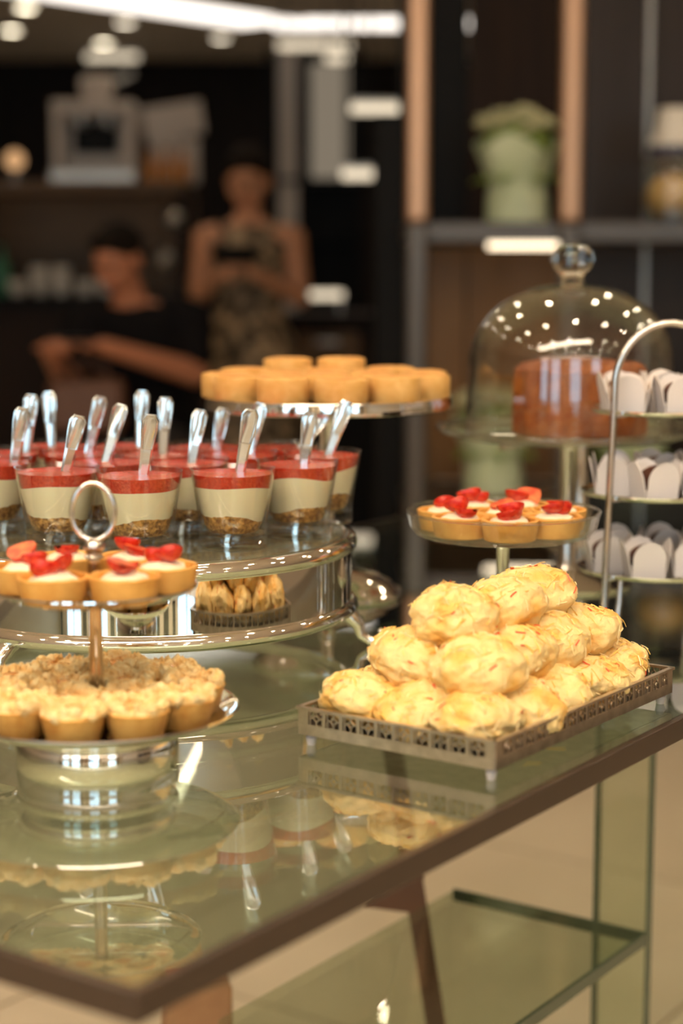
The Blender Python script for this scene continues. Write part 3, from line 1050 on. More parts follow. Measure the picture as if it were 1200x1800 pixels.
def build_dome():
    t = thing('glass_cake_stand', 'wide glass-plated cake stand on silver stem beneath the glass dome', 'cake stand', (QX, QY, T))
    MB().lathe([(0, 0), (0.075, 0), (0.077, 0.004), (0.045, 0.012), (0.016, 0.020), (0, 0.022)], 48).build('base', 'silver', t)
    MB().lathe([(0, 0.020), (0.014, 0.020), (0.0105, 0.028), (0.0105, 0.160), (0.015, 0.168), (0.024, 0.172), (0, 0.173)], 32).build('stem', 'chrome', t)
    MB().lathe([(0, 0.173), (0.09, 0.1735), (0.128, 0.1760), (0.148, 0.1810), (0.1545, 0.1845), (0.1555, 0.1862), (0.1540, 0.1875), (0.146, 0.1840), (0.126, 0.1795), (0.09, 0.1780), (0, 0.1775)], 96,
               wob=lambda r, z, a: (r * (1 + (0.008 * math.sin(18 * a) if r > 0.14 else 0)), z + (0.0012 * math.sin(18 * a) if r > 0.14 else 0))).build('plate', 'glass', t)
    MB().tube([(0.1550 * math.cos(a), 0.1550 * math.sin(a), 0.1872 + 0.0012 * math.sin(18 * a)) for a in [2 * PI * i / 144 for i in range(144)]], 0.0022, 10, closed=True).build('rim_bead', 'thick', t)
    d = thing('glass_dome', 'clear glass cake dome with ball knob covering the brown cake', 'dome', (QX, QY, T + 0.1795))
    out = [(0.1205, 0.0), (0.1220, 0.002), (0.1215, 0.05), (0.1190, 0.085)]
    for i in range(1, 15):
        a = (PI / 2) * i / 14
        out.append((0.119 * math.cos(a) ** 0.9 if i < 14 else 0.0, 0.085 + 0.090 * math.sin(a)))
    inn = [(r * 0.972, z * 0.985) for r, z in reversed(out[1:])]
    MB().lathe(out + inn + [(0.1185, 0.0), (0.1205, 0.0)], 96).build('bell', 'dome_glass', d)
    MB().lathe([(0, 0.1745), (0.016, 0.1745), (0.0125, 0.179), (0.0135, 0.185), (0.0215, 0.193), (0.0255, 0.202), (0.0240, 0.211), (0.0170, 0.2185), (0.007, 0.221), (0, 0.221)], 40).build('knob', 'thick', d)
    ck = thing('ring_cake', 'orange-brown fluted cake under the glass dome', 'cake', (QX + 0.012, QY + 0.005, T + 0.1795))

    def wob(r, z, a):
        f = 1 + 0.035 * math.sin(a * 14) * min(1, z / 0.01) if r > 0.05 else 1
        return r * f, z + (0.004 * nz((r * 30 * math.cos(a), r * 30 * math.sin(a), 0), 1, 4) if z > 0.06 else 0)
    MB().lathe([(0, 0), (0.076, 0), (0.079, 0.002), (0.0775, 0.06), (0.076, 0.076), (0.068, 0.083), (0.045, 0.087), (0, 0.088)], 112, wob=wob).build('crumb_body', 'cake', ck)


build_dome()


# ------------------------------------------------------------------ three-tier wire stand with sweets in white paper petals
WX, WY = 0.337, 1.905


def build_wire():
    t = thing('three_tier_stand', 'three-tier silver stand with tall arched handle at right edge', 'cake stand', (WX, WY, T))
    ha = R(-24)
    for k, (z, r) in enumerate(((0.0520, 0.0810), (0.1350, 0.0790), (0.2230, 0.0715))):
        MB().lathe([(0, z), (r - 0.008, z), (r - 0.002, z + 0.001), (r, z + 0.003), (r + 0.0015, z + 0.0035), (r + 0.001, z + 0.0015), (r - 0.001, z - 0.0012), (r - 0.008, z - 0.0025), (0, z - 0.0025)], 72).build('plate', 'silver', t)
    hw = 0.0565
    pts = [(-hw * 1.12, 0, 0.004), (-hw * 1.10, 0, 0.06), (-hw * 1.05, 0, 0.15), (-hw, 0, 0.235)]
    for i in range(1, 24):
        a = PI - PI * i / 24
        pts.append((hw * math.cos(a), 0, 0.252 + 0.066 * math.sin(a)))
    pts += [(hw, 0, 0.235), (hw * 1.05, 0, 0.15), (hw * 1.10, 0, 0.06), (hw * 1.12, 0, 0.004)]
    # legs pass in front of the plates, so the handle stands before the axis
    o = MB().tube([(x, -0.064, z) for x, y, z in pts], 0.0037, 12).build('handle', 'chrome', t)
    for z in (0.052, 0.135, 0.223):
        for sx in (-1, 1):
            MB().tube([(sx * hw * 1.07, -0.064, z - 0.001), (sx * hw * 0.6, -0.040, z - 0.001)], 0.0022, 8).build('bracket', 'chrome', t)
    for a in (R(45), R(135), R(225), R(315)):
        MB().tube([(0.06 * math.cos(a), 0.06 * math.sin(a), 0.05), (0.062 * math.cos(a), 0.062 * math.sin(a), 0.025), (0.066 * math.cos(a), 0.066 * math.sin(a), 0.004)], [0.003, 0.0035, 0.004], 10).build('foot', 'chrome', t)


build_wire()


def petal_mesh():
    """a rounded paper petal standing on the y = 0 line, leaning out (towards -y)"""
    m = MB()
    h, th, nr, nc = 0.037, 0.0004, 18, 8
    fr, bk, ff = [], [], []
    for i in range(nr + 1):
        z = h * i / nr
        w = 0.0168
        if z > 0.0185:
            w = 0.0168 * math.sqrt(max(0.0, 1 - ((z - 0.0185) / (h - 0.0185 + 1e-5)) ** 2)) + 0.0003
        for j in range(nc + 1):
            x = w * (2 * j / nc - 1)
            y = -0.0170 - 0.14 * z - 2.0 * z * z
            fr.append((x, y - th, z))
            bk.append((x, y + th, z))
    o = len(fr)
    c = nc + 1
    for i in range(nr):
        for j in range(nc):
            a = i * c + j
            ff += [(a, a + 1, a + c + 1, a + c), (o + a, o + a + c, o + a + c + 1, o + a + 1)]
    for i in range(nr):
        for a in (i * c, i * c + nc):
            ff.append((a, a + c, o + a + c, o + a))
    for j in range(nc):
        for a in (j, nr * c + j):
            ff.append((a, a + 1, o + a + 1, o + a))
    m.add(fr + bk, ff)
    return m.mesh('paper_petal', 'paper', 60)


PETAL = petal_mesh()
TRUF = [blob((0.0155, 0.0155, 0.0135), s, 0.14, 2.5, 3).mesh('sweet', mm) for s, mm in ((1, 'choc'), (2, 'nougat'))]
CUPB = MB().lathe([(0, 0), (0.0150, 0), (0.0160, 0.009), (0.0155, 0.009), (0.0145, 0.001), (0, 0.001)], 20).mesh('paper_cup', 'paper')
rng = random.Random(3)
for k, (z, r, cnt, nm) in enumerate(((0.0523, 0.053, 6, 'bottom'), (0.1353, 0.051, 6, 'middle'), (0.2233, 0.044, 5, 'top'))):
    pts = []
    for i in range(cnt):
        a = 2 * PI * (i + (0.15, 0.3, 0.0)[k]) / cnt
        pts.append((WX + r * math.cos(a), WY + r * math.sin(a)))
    W_ = row_phrases(pts, [WY - 0.005], ['front half', 'rear half'])
    for i, (x, y) in enumerate(pts):
        t = thing('paper_petal_sweet', 'sweet in white paper petals on the %s tier, %s' % (nm, W_[i]), 'sweet', (x, y, T + z), rng.uniform(-0.3, 0.3), 'sweets in white paper petals')
        t.scale = (1.03, 1.03, 1.08)
        link('paper_cup', CUPB, t)
        link('sweet', TRUF[1 if (k == 2 and i % 2) else 0], t, (0, 0, 0.0185))
        for q in range(4):
            link('paper_petal', PETAL, t, None, q * PI / 2)

# a silver serving scoop lying on the far end of the table
sv = thing('serving_spatula', 'bright silver serving spatula propped behind the tart dish', 'spatula', (0.322, 2.40, T), R(30))
MB().lathe([(0, 0), (0.05, 0), (0.05, 0.004), (0.012, 0.01), (0.007, 0.155), (0.02, 0.163), (0, 0.164)], 32).build('rest', 'silver', sv)
o = MB().prism([(-0.06, 0), (-0.02, 0.018), (0.03, 0.022), (0.045, 0.012), (0.048, 0), (0.045, -0.012), (0.03, -0.022), (-0.02, -0.018)], 0.0, 0.003).build('blade', 'silver', sv, (0, 0, 0.165))
o.rotation_euler = (R(40), R(-18), 0)
MB().tube([(-0.055, 0, 0.151), (-0.09, 0, 0.143), (-0.13, 0, 0.141)], [0.003, 0.005, 0.006], 10).build('handle', 'silver', sv)
# ------------------------------------------------------------------ shelving on the right
def build_shelving():
    t = thing('shelving_unit', 'dark wood shelving with copper posts and lit shelf at upper right', 'shelves', (0, 4.6, 0))
    for x in (0.1915, 0.578, 1.30, 1.98):
        MB().box((x, 0.0, 1.905), (0.058, 0.04, 1.25)).build('post', 'post', t, bevel=0.012)
        MB().box((x, 0.0, 0.64), (0.056, 0.038, 1.28)).build('shaded_post', 'shelf_metal', t, bevel=0.012)  # shade below the shelf put into the darker metal of these halves
    for z in (1.255, 0.525):
        MB().box((1.085, 0.295, z), (1.84, 0.54, 0.05)).build('shelf_board', 'shelf_metal', t, bevel=0.004)
    MB().box((0.473, 0.040, 1.221), (0.195, 0.016, 0.016)).build('led_bar', 'led', t)
    MB().box((1.085, 0.30, 0.25), (1.84, 0.52, 0.50)).build('cabinet_body', 'black', t, bevel=0.004)
    for i, (a, b, mt) in enumerate(((0.16, 0.357, 'black'), (0.36, 0.66, 'wood'), (0.662, 0.86, 'wood_panel'), (0.872, 1.40, 'wood_panel'), (1.402, 2.0, 'wood'))):
        MB().box(((a + b) / 2, 0.575, 1.895), (b - a - 0.004, 0.012, 1.22)).build('back_panel', mt, t)
        MB().box(((a + b) / 2, 0.575, 0.89), (b - a - 0.004, 0.012, 0.67)).build('back_panel', 'wood_led_glow' if i in (0, 1) else mt, t)
    MB().box((0.866, 0.570, 1.5), (0.010, 0.012, 2.0)).build('trim_strip', 'steel', t)
    for i in range(3):
        d = MB().box((0.52 + i * 0.60, 0.036, 0.25), (0.58, 0.014, 0.46)).build('door', 'black', t, bevel=0.003)
        MB().box((0.52 + i * 0.60 + 0.24, 0.022, 0.35), (0.014, 0.014, 0.16)).build('handle', 'steel', d)


build_shelving()


def bouquet(x, y, z, s, seed, label):
    rng = random.Random(seed)
    t = thing('wrapped_bouquet', label, 'bouquet', (x, y, z), rng.random() * 0.5, 'bouquets wrapped in pale green paper')
    t.scale = (s, s, s)

    def wob(r, z_, a):
        return r * (1 + 0.10 * math.sin(5 * a + seed) * z_ / 0.17 + 0.05 * nz((math.cos(a) * 3, math.sin(a) * 3, z_ * 12), 1, seed)), z_ + (0.018 * math.sin(3 * a + 1) if z_ > 0.13 else 0)
    MB().lathe([(0, 0), (0.052, 0), (0.056, 0.004), (0.054, 0.05), (0.050, 0.070), (0.046, 0.070), (0.048, 0.05), (0.048, 0.006), (0, 0.005)], 32).build('vase', 'wrap', t)
    MB().lathe([(0.040, 0.058), (0.052, 0.085), (0.062, 0.112), (0.072, 0.140), (0.075, 0.140), (0.065, 0.110), (0.055, 0.083), (0.043, 0.058)], 40, wob=wob).build('paper_wrap', 'wrap', t)
    for k in range(9):
        a = 2 * PI * k / 9 + rng.random() * 0.4
        m = MB()
        L, w = rng.uniform(0.035, 0.05), 0.012
        vv, ff = [], []
        for i in range(6):
            u = i / 5
            ww = w * math.sin(PI * (0.08 + 0.9 * u))
            vv += [(u * L, -ww, 0.012 * math.sin(u * 3)), (u * L, 0, 0.012 * math.sin(u * 3) + 0.003), (u * L, ww, 0.012 * math.sin(u * 3))]
        for i in range(5):
            ff += [(i * 3, i * 3 + 1, i * 3 + 4, i * 3 + 3), (i * 3 + 1, i * 3 + 2, i * 3 + 5, i * 3 + 4)]
        m.add(vv, ff)
        o = m.build('leaf', 'leaf', t, (0.038 * math.cos(a), 0.038 * math.sin(a), 0.070), a)
        md = o.modifiers.new('thick', 'SOLIDIFY')
        md.thickness = 0.0012
    cl = MB().ell((0, 0, 0.145), (0.062, 0.062, 0.050), 20, 10)
    cl.build('foliage', 'leaf', t)
    fm = MB()
    for q in range(9):
        a = 2 * PI * q / 9
        fm.ell((0.009 * math.cos(a), 0.009 * math.sin(a), 0.002), (0.0075, 0.0045, 0.003), 8, 5, rot=Matrix.Rotation(a, 3, 'Z'))
    fm.ell((0, 0, 0.004), (0.006, 0.006, 0.005), 8, 6)
    me = fm.mesh('flower', 'petal')
    for k in range(26):
        a = k * 2.4
        r = 0.066 * math.sqrt((k + 0.5) / 26)
        o = link('flower', me, t, (r * math.cos(a), r * math.sin(a), 0.196 + 0.012 * rng.random() - 8.0 * r * r))
        o.rotation_euler = (-r * 6 * math.sin(a), r * 6 * math.cos(a), a)
        o.scale = (1.45,) * 3
    return t


bouquet(0.468, 4.86, 1.2802, 1.47, 1, 'pale green wrapped bouquet of cream flowers on the upper lit shelf')
bouquet(0.415, 4.86, 0.5502, 1.42, 2, 'pale green wrapped bouquet low behind the dome stand stem')
bouquet(0.790, 4.86, 0.5502, 1.42, 5, 'pale green wrapped bouquet low behind the three-tier stand')
bouquet(1.08, 4.86, 0.5502, 1.42, 6, 'pale green wrapped bouquet at the low shelf end, out of the picture')

j = thing('sweets_jar', 'glass jar of golden sweets with navy band at the right edge of the shelf', 'jar', (0.875, 4.80, 1.2802))
j.scale = (1.45, 1.45, 1.45)
MB().lathe([(0, 0), (0.052, 0), (0.055, 0.004), (0.055, 0.115), (0.045, 0.130), (0.043, 0.130), (0.052, 0.113), (0.052, 0.005), (0, 0.004)], 32).build('jar_glass', 'glass', j)
blob((0.050, 0.050, 0.042), 3, 0.08, 4, 4).build('sweets', 'gold', j, (0, 0, 0.048))
MB().lathe([(0.0440, 0.120), (0.0475, 0.120), (0.0475, 0.138), (0.0440, 0.138), (0.0440, 0.120)], 32).build('ribbon_band', 'navy', j)
MB().lathe([(0, 0.138), (0.046, 0.138), (0.046, 0.150), (0.036, 0.160), (0.030, 0.205), (0, 0.208)], 32).build('lid', 'white', j)

# ------------------------------------------------------------------ black partition, low cabinet, lit display behind
p = thing('black_partition', 'tall narrow black partition left of the copper post', 'partition', (0.140, 5.0, 0))
MB().box((0, 0, 0.80), (0.105, 0.05, 1.56)).build('panel', 'black', p, bevel=0.01)
MB().box((0, 0, 0.01), (0.20, 0.22, 0.02)).build('base_plate', 'black', p)

c = thing('low_cabinet', 'dark low cabinet with pale drawer fronts behind the standing woman', 'cabinet', (-0.19, 7.3, 0))
MB().box((0, 0.25, 0.47), (1.12, 0.5, 0.94)).build('body', 'black', c, bevel=0.005)
MB().box((0, 0.24, 0.955), (1.16, 0.54, 0.03)).build('worktop', 'wood', c, bevel=0.004)
for i in range(4):
    d = MB().box((-0.405 + i * 0.27, -0.006, 0.80), (0.25, 0.012, 0.20)).build('drawer', 'wood_mid' if i in (1, 2) else 'wood', c, bevel=0.003)
    MB().box((-0.405 + i * 0.27, -0.020, 0.86), (0.09, 0.015, 0.012)).build('handle', 'steel', d)

b = thing('bar_lamp', 'short glowing bar lamp standing on the low cabinet beside the woman', 'light', (-0.095, 7.42, 0.97), 0, 'glowing bar lamps')
MB().box((0, 0, 0.075), (0.205, 0.03, 0.030)).build('tube', 'led_soft', b, bevel=0.008)
for sx in (-1, 1):
    MB().box((sx * 0.09, 0.0, 0.030), (0.012, 0.03, 0.060)).build('stand', 'steel', b)
for (x0, x1, y, z, lab) in ((0.035, 0.290, 7.0, 1.76, 'bright horizontal bar lamp left of the copper post'), (0.0, 0.125, 7.05, 1.515, 'short glowing bar lamp below the brightest bar lamp'),
                             (-0.33, 0.05, 9.5, 2.287, 'long glowing bar lamp just below the ceiling trough'), (-1.60, -1.27, 11.5, 2.449, 'glowing bar lamp beneath the ceiling downlights over the bar'),
                             (-0.08, 0.035, 9.3, 2.20, 'small glowing bar lamp under the long bar lamp')):
    b = thing('bar_lamp', lab, 'light', (x0, y, z), 0, 'glowing bar lamps')
    L = x1 - x0
    MB().box((L / 2, 0, 0), (L, 0.03, 0.035)).build('tube', 'led_soft', b, bevel=0.01)
    MB().box((L / 2, 0.0, 0.026), (L * 0.96, 0.05, 0.014)).build('housing', 'steel', b)
    for sx in (0.1, 0.9):
        MB().tube([(L * sx, 0, 0.03), (L * sx, 0, 2.55 - z)], 0.004, 6).build('cord', 'black', b)
b = thing('bar_lamp', 'dim slanting bar lamp above the coffee machine', 'light', (-1.46, 11.8, 2.33), 0, 'glowing bar lamps')
o = MB().box((0, 0, 0), (0.26, 0.03, 0.03)).build('tube', 'backlit', b)
o.rotation_euler = (0, R(-24), 0)
for sx, zz in ((-0.09, -0.03), (0.09, 0.05)):
    MB().tube([(sx, 0, zz), (sx, 0, 0.25)], 0.004, 6).build('cord', 'black', b)

d = thing('lit_display_case', 'tall dark display case with cream backlit panel and grey-blue glass side', 'cabinet', (-0.14, 9.7, 0))
MB().box((0, 0.22, 1.15), (0.50, 0.04, 2.3)).build('back', 'black', d)
MB().box((0.075, 0.19, 1.93), (0.20, 0.012, 0.62)).build('backlit_panel', 'backlit', d)
MB().box((-0.145, 0.02, 1.55), (0.10, 0.02, 1.5)).build('glass_side', 'grey', d)
for x in (-0.24, -0.05, 0.24):
    MB().box((x, 0.0, 1.15), (0.025, 0.025, 2.3)).build('frame_post', 'black', d)
for z in (0.3, 0.8, 1.3, 1.61):
    MB().box((0, 0.10, z), (0.48, 0.22, 0.02)).build('shelf', 'black', d)

# ------------------------------------------------------------------ the back bar
bar = thing('back_bar', 'dark wood back bar with high shelf and counter at far left', 'bar', (-2.6, 8.0, 0))
MB().box((0.0, 0.42, 0.49), (3.8, 0.60, 0.98)).build('front_panel', 'wood', bar)
MB().box((0.0, 0.38, 1.005), (3.84, 0.70, 0.05)).build('counter_top', 'black', bar, bevel=0.005)
MB().box((0.0, 0.74, 1.26), (3.8, 0.04, 0.46)).build('splash_panel', 'wood_mid', bar)
MB().box((0.0, 0.30, 1.505), (3.8, 0.62, 0.05)).build('high_shelf', 'wood_mid', bar, bevel=0.005)
for i in range(5):
    MB().box((-1.88 + i * 0.94, 0.35, 1.255), (0.04, 0.5, 0.45)).build('upright', 'wood', bar)
BZ = 1.530

cm = thing('coffee_machine', 'grey espresso machine on the high bar shelf', 'coffee machine', (-1.10, 8.25, BZ))
MB().box((0, 0.06, 0.20), (0.36, 0.22, 0.30)).build('body', 'grey', cm, bevel=0.02)
MB().box((0, -0.10, 0.325), (0.36, 0.16, 0.06)).build('head', 'grey', cm, bevel=0.01)
MB().box((0, -0.08, 0.025), (0.38, 0.24, 0.05)).build('drip_tray', 'steel', cm, bevel=0.006)
for sx in (-1, 1):
    MB().box((sx * 0.16, -0.10, 0.17), (0.04, 0.14, 0.26)).build('side_column', 'grey', cm, bevel=0.006)
    MB().lathe([(0, 0), (0.03, 0), (0.03, 0.05), (0, 0.05)], 20).build('group_head', 'steel', cm, (sx * 0.06, -0.11, 0.245))
    h = MB().tube([(sx * 0.06, -0.11, 0.245), (sx * 0.06, -0.24, 0.235)], [0.010, 0.013], 10).build('portafilter', 'black', cm)
MB().box((0, -0.062, 0.20), (0.20, 0.02, 0.14)).build('dark_panel', 'black', cm)
MB().lathe([(0, 0.35), (0.05, 0.35), (0.075, 0.42), (0.075, 0.46), (0.06, 0.475), (0, 0.475)], 24).build('bean_hopper', 'grey', cm)

bx = thing('paper_carton', 'grey white carton with slanted lid next to espresso machine', 'carton', (-0.76, 8.25, BZ), R(8))
MB().box((0, 0, 0.10), (0.22, 0.18, 0.20)).build('box_body', 'grey', bx, bevel=0.004)
o = MB().box((0, 0, 0), (0.26, 0.20, 0.14)).build('lid', 'grey', bx, (0.0, 0, 0.275), bevel=0.004)
o.rotation_euler = (0, R(-9), 0)
am = MB().lathe([(0, 0), (0.028, 0), (0.030, 0.004), (0.030, 0.075), (0.012, 0.10), (0.011, 0.13), (0.014, 0.132), (0.014, 0.14), (0, 0.14)], 20).mesh('bottle_glass', 'amber')
cp = MB().lathe([(0, 0.14), (0.013, 0.14), (0.013, 0.155), (0, 0.156)], 16).mesh('cap', 'black')
for i, (x, l) in enumerate(((-0.845, 'leftmost'), (-0.775, 'middle one'), (-0.705, 'rightmost'))):
    t = thing('amber_bottle', 'small amber bottle at the end of the high bar shelf, %s of three' % l, 'bottle', (x, 8.07, BZ), 0, 'amber bottles on the bar')
    link('bottle_glass', am, t)
    link('cap', cp, t)
t = thing('table_lamp', 'small amber glowing lamp on the high shelf at the left edge', 'lamp', (-1.455, 8.12, BZ), 0)
MB().lathe([(0, 0), (0.04, 0), (0.04, 0.008), (0.008, 0.014), (0.008, 0.06), (0, 0.06)], 20).build('base', 'steel', t)
MB().ell((0, 0, 0.098), (0.042, 0.042, 0.042), 18, 12).build('globe', 'bulb', t)
for i, (x, z, l) in enumerate(((-0.735, 1.365, 'upper'), (-0.728, 1.190, 'lower'))):  # two globes put in for dim out-of-focus highlights
    t = thing('highlight_globe', 'globe added for a dim blurred highlight at the bar end, %s of two' % l, 'ornament', (x - 0.05 * i, 7.985, z), 0, 'globes added for blurred highlights')
    MB().ell((0, 0, 0), (0.042, 0.042, 0.042), 18, 12).build('globe', 'steel', t)
    MB().tube([(0, 0, 0.04), (0, 0, 1.481 - z)], 0.003, 6).build('cord', 'black', t)

cup = MB().lathe([(0, 0), (0.025, 0), (0.028, 0.004), (0.038, 0.05), (0.040, 0.065), (0.037, 0.065), (0.026, 0.006), (0, 0.006)], 20).mesh('cup_body', 'white')
hd = MB().tube([(0.036, 0, 0.052), (0.056, 0, 0.048), (0.058, 0, 0.028), (0.033, 0, 0.020)], 0.004, 8).mesh('handle', 'white')
k = 0
for i, (x, z) in enumerate(((-1.46, 0), (-1.36, 0), (-1.26, 0), (-1.16, 0), (-1.07, 0), (-1.36, 0.062), (-1.26, 0.062), (-1.21, 0.124 * 0 + 0.0))):
    if i == 7:
        break
    lab = 'white china cup on the bar counter, %s' % (ORD[i] + ' of the bottom row' if i < 5 else ('left' if i == 5 else 'right') + ' one stacked on top')
    t = thing('china_cup', lab, 'cup', (x, 8.14 + (0.02 if i % 2 else 0) * (z == 0), 1.0302 + z), 0.5 * i, 'china cups on the bar counter')
    link('cup_body', cup, t)
    link('handle', hd, t)
t = thing('green_bottle', 'green glass bottle on the bar counter at far left edge', 'bottle', (-1.545, 8.22, 1.0302))
MB().lathe([(0, 0), (0.034, 0), (0.036, 0.004), (0.036, 0.13), (0.013, 0.17), (0.012, 0.22), (0, 0.22)], 20).build('bottle_glass', 'bottle_green', t)
MB().lathe([(0, 0.22), (0.014, 0.22), (0.014, 0.24), (0, 0.24)], 16).build('cap', 'black', t)


# ------------------------------------------------------------------ people
def remesh(mb, name, mats, voxel=0.0075, smooth=5):
    me = bpy.data.meshes.new('tmp')
    me.from_pydata(mb.v, [], mb.f)
    o = link('tmp', me)
    md = o.modifiers.new('r', 'REMESH')
    md.mode = 'VOXEL'
    md.voxel_size = voxel
    sm = o.modifiers.new('s', 'SMOOTH')
    sm.factor = 0.5
    sm.iterations = smooth
    dg = bpy.context.evaluated_depsgraph_get()
    out = bpy.data.meshes.new_from_object(o.evaluated_get(dg))
    bpy.data.objects.remove(o)
    out.name = name
    out.materials.clear()
    out.materials.append(M[mats])
    out.shade_smooth()
    return out


def limb(m, pts, rad, sq=1.0):
    for (a, b, ra, rb) in zip(pts, pts[1:], rad, rad[1:]):
        a, b = Vector(a), Vector(b)
        n = max(2, int((b - a).length / 0.02))
        for i in range(n + 1):
            u = i / n
            r = ra + (rb - ra) * u
            m.ell(a.lerp(b, u), (r, r * sq, r), 12, 8)


def hand(m, wrist, aim, side, up, curl=0.9):
    """palm and five unequal bent fingers; aim, side and up are unit vectors"""
    w, a, s, u = Vector(wrist), Vector(aim).normalized(), Vector(side).normalized(), Vector(up).normalized()
    q = Matrix((a, s, u)).transposed()
    m.ell(w + a * 0.045, (0.048, 0.038, 0.017), 14, 10, rot=q)
    for i, (off, L) in enumerate(((-0.027, 0.062), (-0.009, 0.072), (0.009, 0.068), (0.026, 0.052))):
        p0 = w + a * 0.075 + s * off
        d1 = (a * math.cos(0.3) - u * math.sin(0.3))
        p1 = p0 + d1 * L * 0.45
        d2 = (a * math.cos(curl) - u * math.sin(curl))
        p2 = p1 + d2 * L * 0.32
        d3 = (a * math.cos(curl * 1.6) - u * math.sin(curl * 1.6))
        p3 = p2 + d3 * L * 0.23
        limb(m, [p0, p1, p2, p3], [0.0095, 0.0088, 0.0082, 0.0072])
    p0 = w + a * 0.025 - s * 0.03
    p1 = p0 + (a * 0.6 - s * 0.7 - u * 0.2).normalized() * 0.035
    p2 = p1 + (a * 0.9 - s * 0.1 - u * 0.3).normalized() * 0.028
    limb(m, [p0, p1, p2], [0.012, 0.0105, 0.0085])


def head_parts(c, s, tilt, turn):
    """head (added to the body mesh), hair shape, and face details in head space"""
    q = Matrix.Rotation(turn, 3, 'Z') @ Matrix.Rotation(tilt, 3, 'X')
    c = Vector(c)

    def at(p):
        return c + q @ (Vector(p) * s)
    h = MB()
    for p, r in (((0, 0.012, 0.025), (0.074, 0.090, 0.082)), ((0, -0.018, -0.035), (0.058, 0.066, 0.068)), ((0, -0.040, -0.080), (0.032, 0.030, 0.026)),
                 ((0, -0.074, 0.022), (0.050, 0.016, 0.014)), ((0, -0.088, -0.012), (0.011, 0.016, 0.026)), ((0, -0.096, -0.030), (0.014, 0.015, 0.010)),
                 ((0.045, -0.055, -0.025), (0.022, 0.022, 0.020)), ((-0.045, -0.055, -0.025), (0.022, 0.022, 0.020)),
                 ((0.076, 0.012, -0.008), (0.010, 0.018, 0.030)), ((-0.076, 0.012, -0.008), (0.010, 0.018, 0.030)), ((0, -0.074, -0.056), (0.024, 0.012, 0.010))):
        h.ell(at(p), tuple(k * s for k in r), 18, 12, rot=q)
    face = {'at': at, 'q': q, 's': s}
    return h, face


def face_children(f, parent):
    at, q, s = f['at'], f['q'], f['s']
    for sx in (-1, 1):
        MB().ell(at((sx * 0.029, -0.074, 0.000)), (0.011 * s, 0.008 * s, 0.007 * s), 12, 8, rot=q).build('eye', 'black', parent)
        MB().tube([at((sx * 0.014, -0.091, 0.020)), at((sx * 0.032, -0.088, 0.025)), at((sx * 0.048, -0.074, 0.019))], 0.003 * s, 6).build('eyebrow', 'hair', parent)
    MB().ell(at((0, -0.086, -0.056)), (0.021 * s, 0.008 * s, 0.0065 * s), 14, 8, rot=q).build('mouth', 'lips', parent)


# standing woman
wm = thing('person', 'standing person in sleeveless patterned dress looking down at a phone', 'person', (-0.337, 6.6, 0))
bd = MB()
hd_, fc = head_parts((0, -0.02, 1.470), 0.98, R(18), R(-8))
bd.add(hd_.v, hd_.f)
limb(bd, [(0, 0, 1.30), (0, -0.01, 1.40)], [0.055, 0.046])
for z, rx, ry in ((0.84, 0.155, 0.115), (0.92, 0.145, 0.105), (1.0, 0.115, 0.09), (1.08, 0.122, 0.092), (1.16, 0.135, 0.10), (1.23, 0.130, 0.085), (1.275, 0.110, 0.062)):
    bd.ell((0, 0, z), (rx, ry, 0.075), 20, 12)
for sx in (-1, 1):
    limb(bd, [(sx * 0.12, 0, 1.272), (sx * 0.158, 0.005, 1.262), (sx * 0.188, -0.005, 1.05)], [0.050, 0.050, 0.037])
    limb(bd, [(sx * 0.188, -0.005, 1.05), (sx * 0.065 - 0.03, -0.20, 1.135)], [0.037, 0.024])
    hand(bd, (sx * 0.060 - 0.03, -0.205, 1.138), (-sx * 0.72, -0.35, 0.50), (0, -0.6 * sx, -0.7 * sx) if sx > 0 else (0, 0.6, 0.7), (sx * 0.3, -0.85, 0.4), 0.9)
    limb(bd, [(sx * 0.080, 0, 0.84), (sx * 0.085, -0.01, 0.46), (sx * 0.085, 0.02, 0.09)], [0.088, 0.052, 0.034])
    limb(bd, [(sx * 0.085, 0.02, 0.07), (sx * 0.095, -0.13, 0.035)], [0.036, 0.028])
link('body', remesh(bd, 'body', 'skin'), wm)
face_children(fc, wm)
hr = MB()
for p, r in (((0, 0.026, 0.045), (0.082, 0.094, 0.080)), ((0, 0.085, 0.000), (0.060, 0.050, 0.070)), ((0, 0.118, 0.030), (0.045, 0.042, 0.045)), ((0, -0.050, 0.092), (0.058, 0.040, 0.028))):
    hr.ell(fc['at'](p), r, 20, 12, rot=fc['q'])
link('hair', remesh(hr, 'hair', 'hair', 0.006), wm)
dr = MB()
for z, rx, ry in ((0.90, 0.166, 0.126), (0.98, 0.135, 0.108), (1.03, 0.128, 0.102), (1.08, 0.133, 0.104), (1.16, 0.146, 0.112), (1.22, 0.140, 0.096), (1.262, 0.120, 0.074)):
    dr.ell((0, 0, z), (rx, ry, 0.072), 24, 12)
for sx in (-1, 1):
    limb(dr, [(sx * 0.105, 0, 1.285), (sx * 0.125, 0, 1.24)], [0.040, 0.046])
dr.lathe([(0, 0.95), (0.14, 0.95), (0.172, 0.86), (0.185, 0.70), (0.20, 0.48), (0.195, 0.47), (0.15, 0.60), (0, 0.62)], 32)
link('dress', remesh(dr, 'dress', 'dress', 0.008), wm)
for sx in (-1, 1):
    MB().ell((sx * 0.094, -0.055, 0.022), (0.044, 0.115, 0.022), 16, 8).build('shoe', 'shoe', wm)
ph = tag(MB().box((0, 0, 0), (0.15, 0.010, 0.075)).build('mobile_phone', 'black', None, (-0.375, 6.345, 1.205), bevel=0.004), 'black phone held in the standing person\'s two hands', 'phone')
ph.rotation_euler = (R(-30), 0, 0)

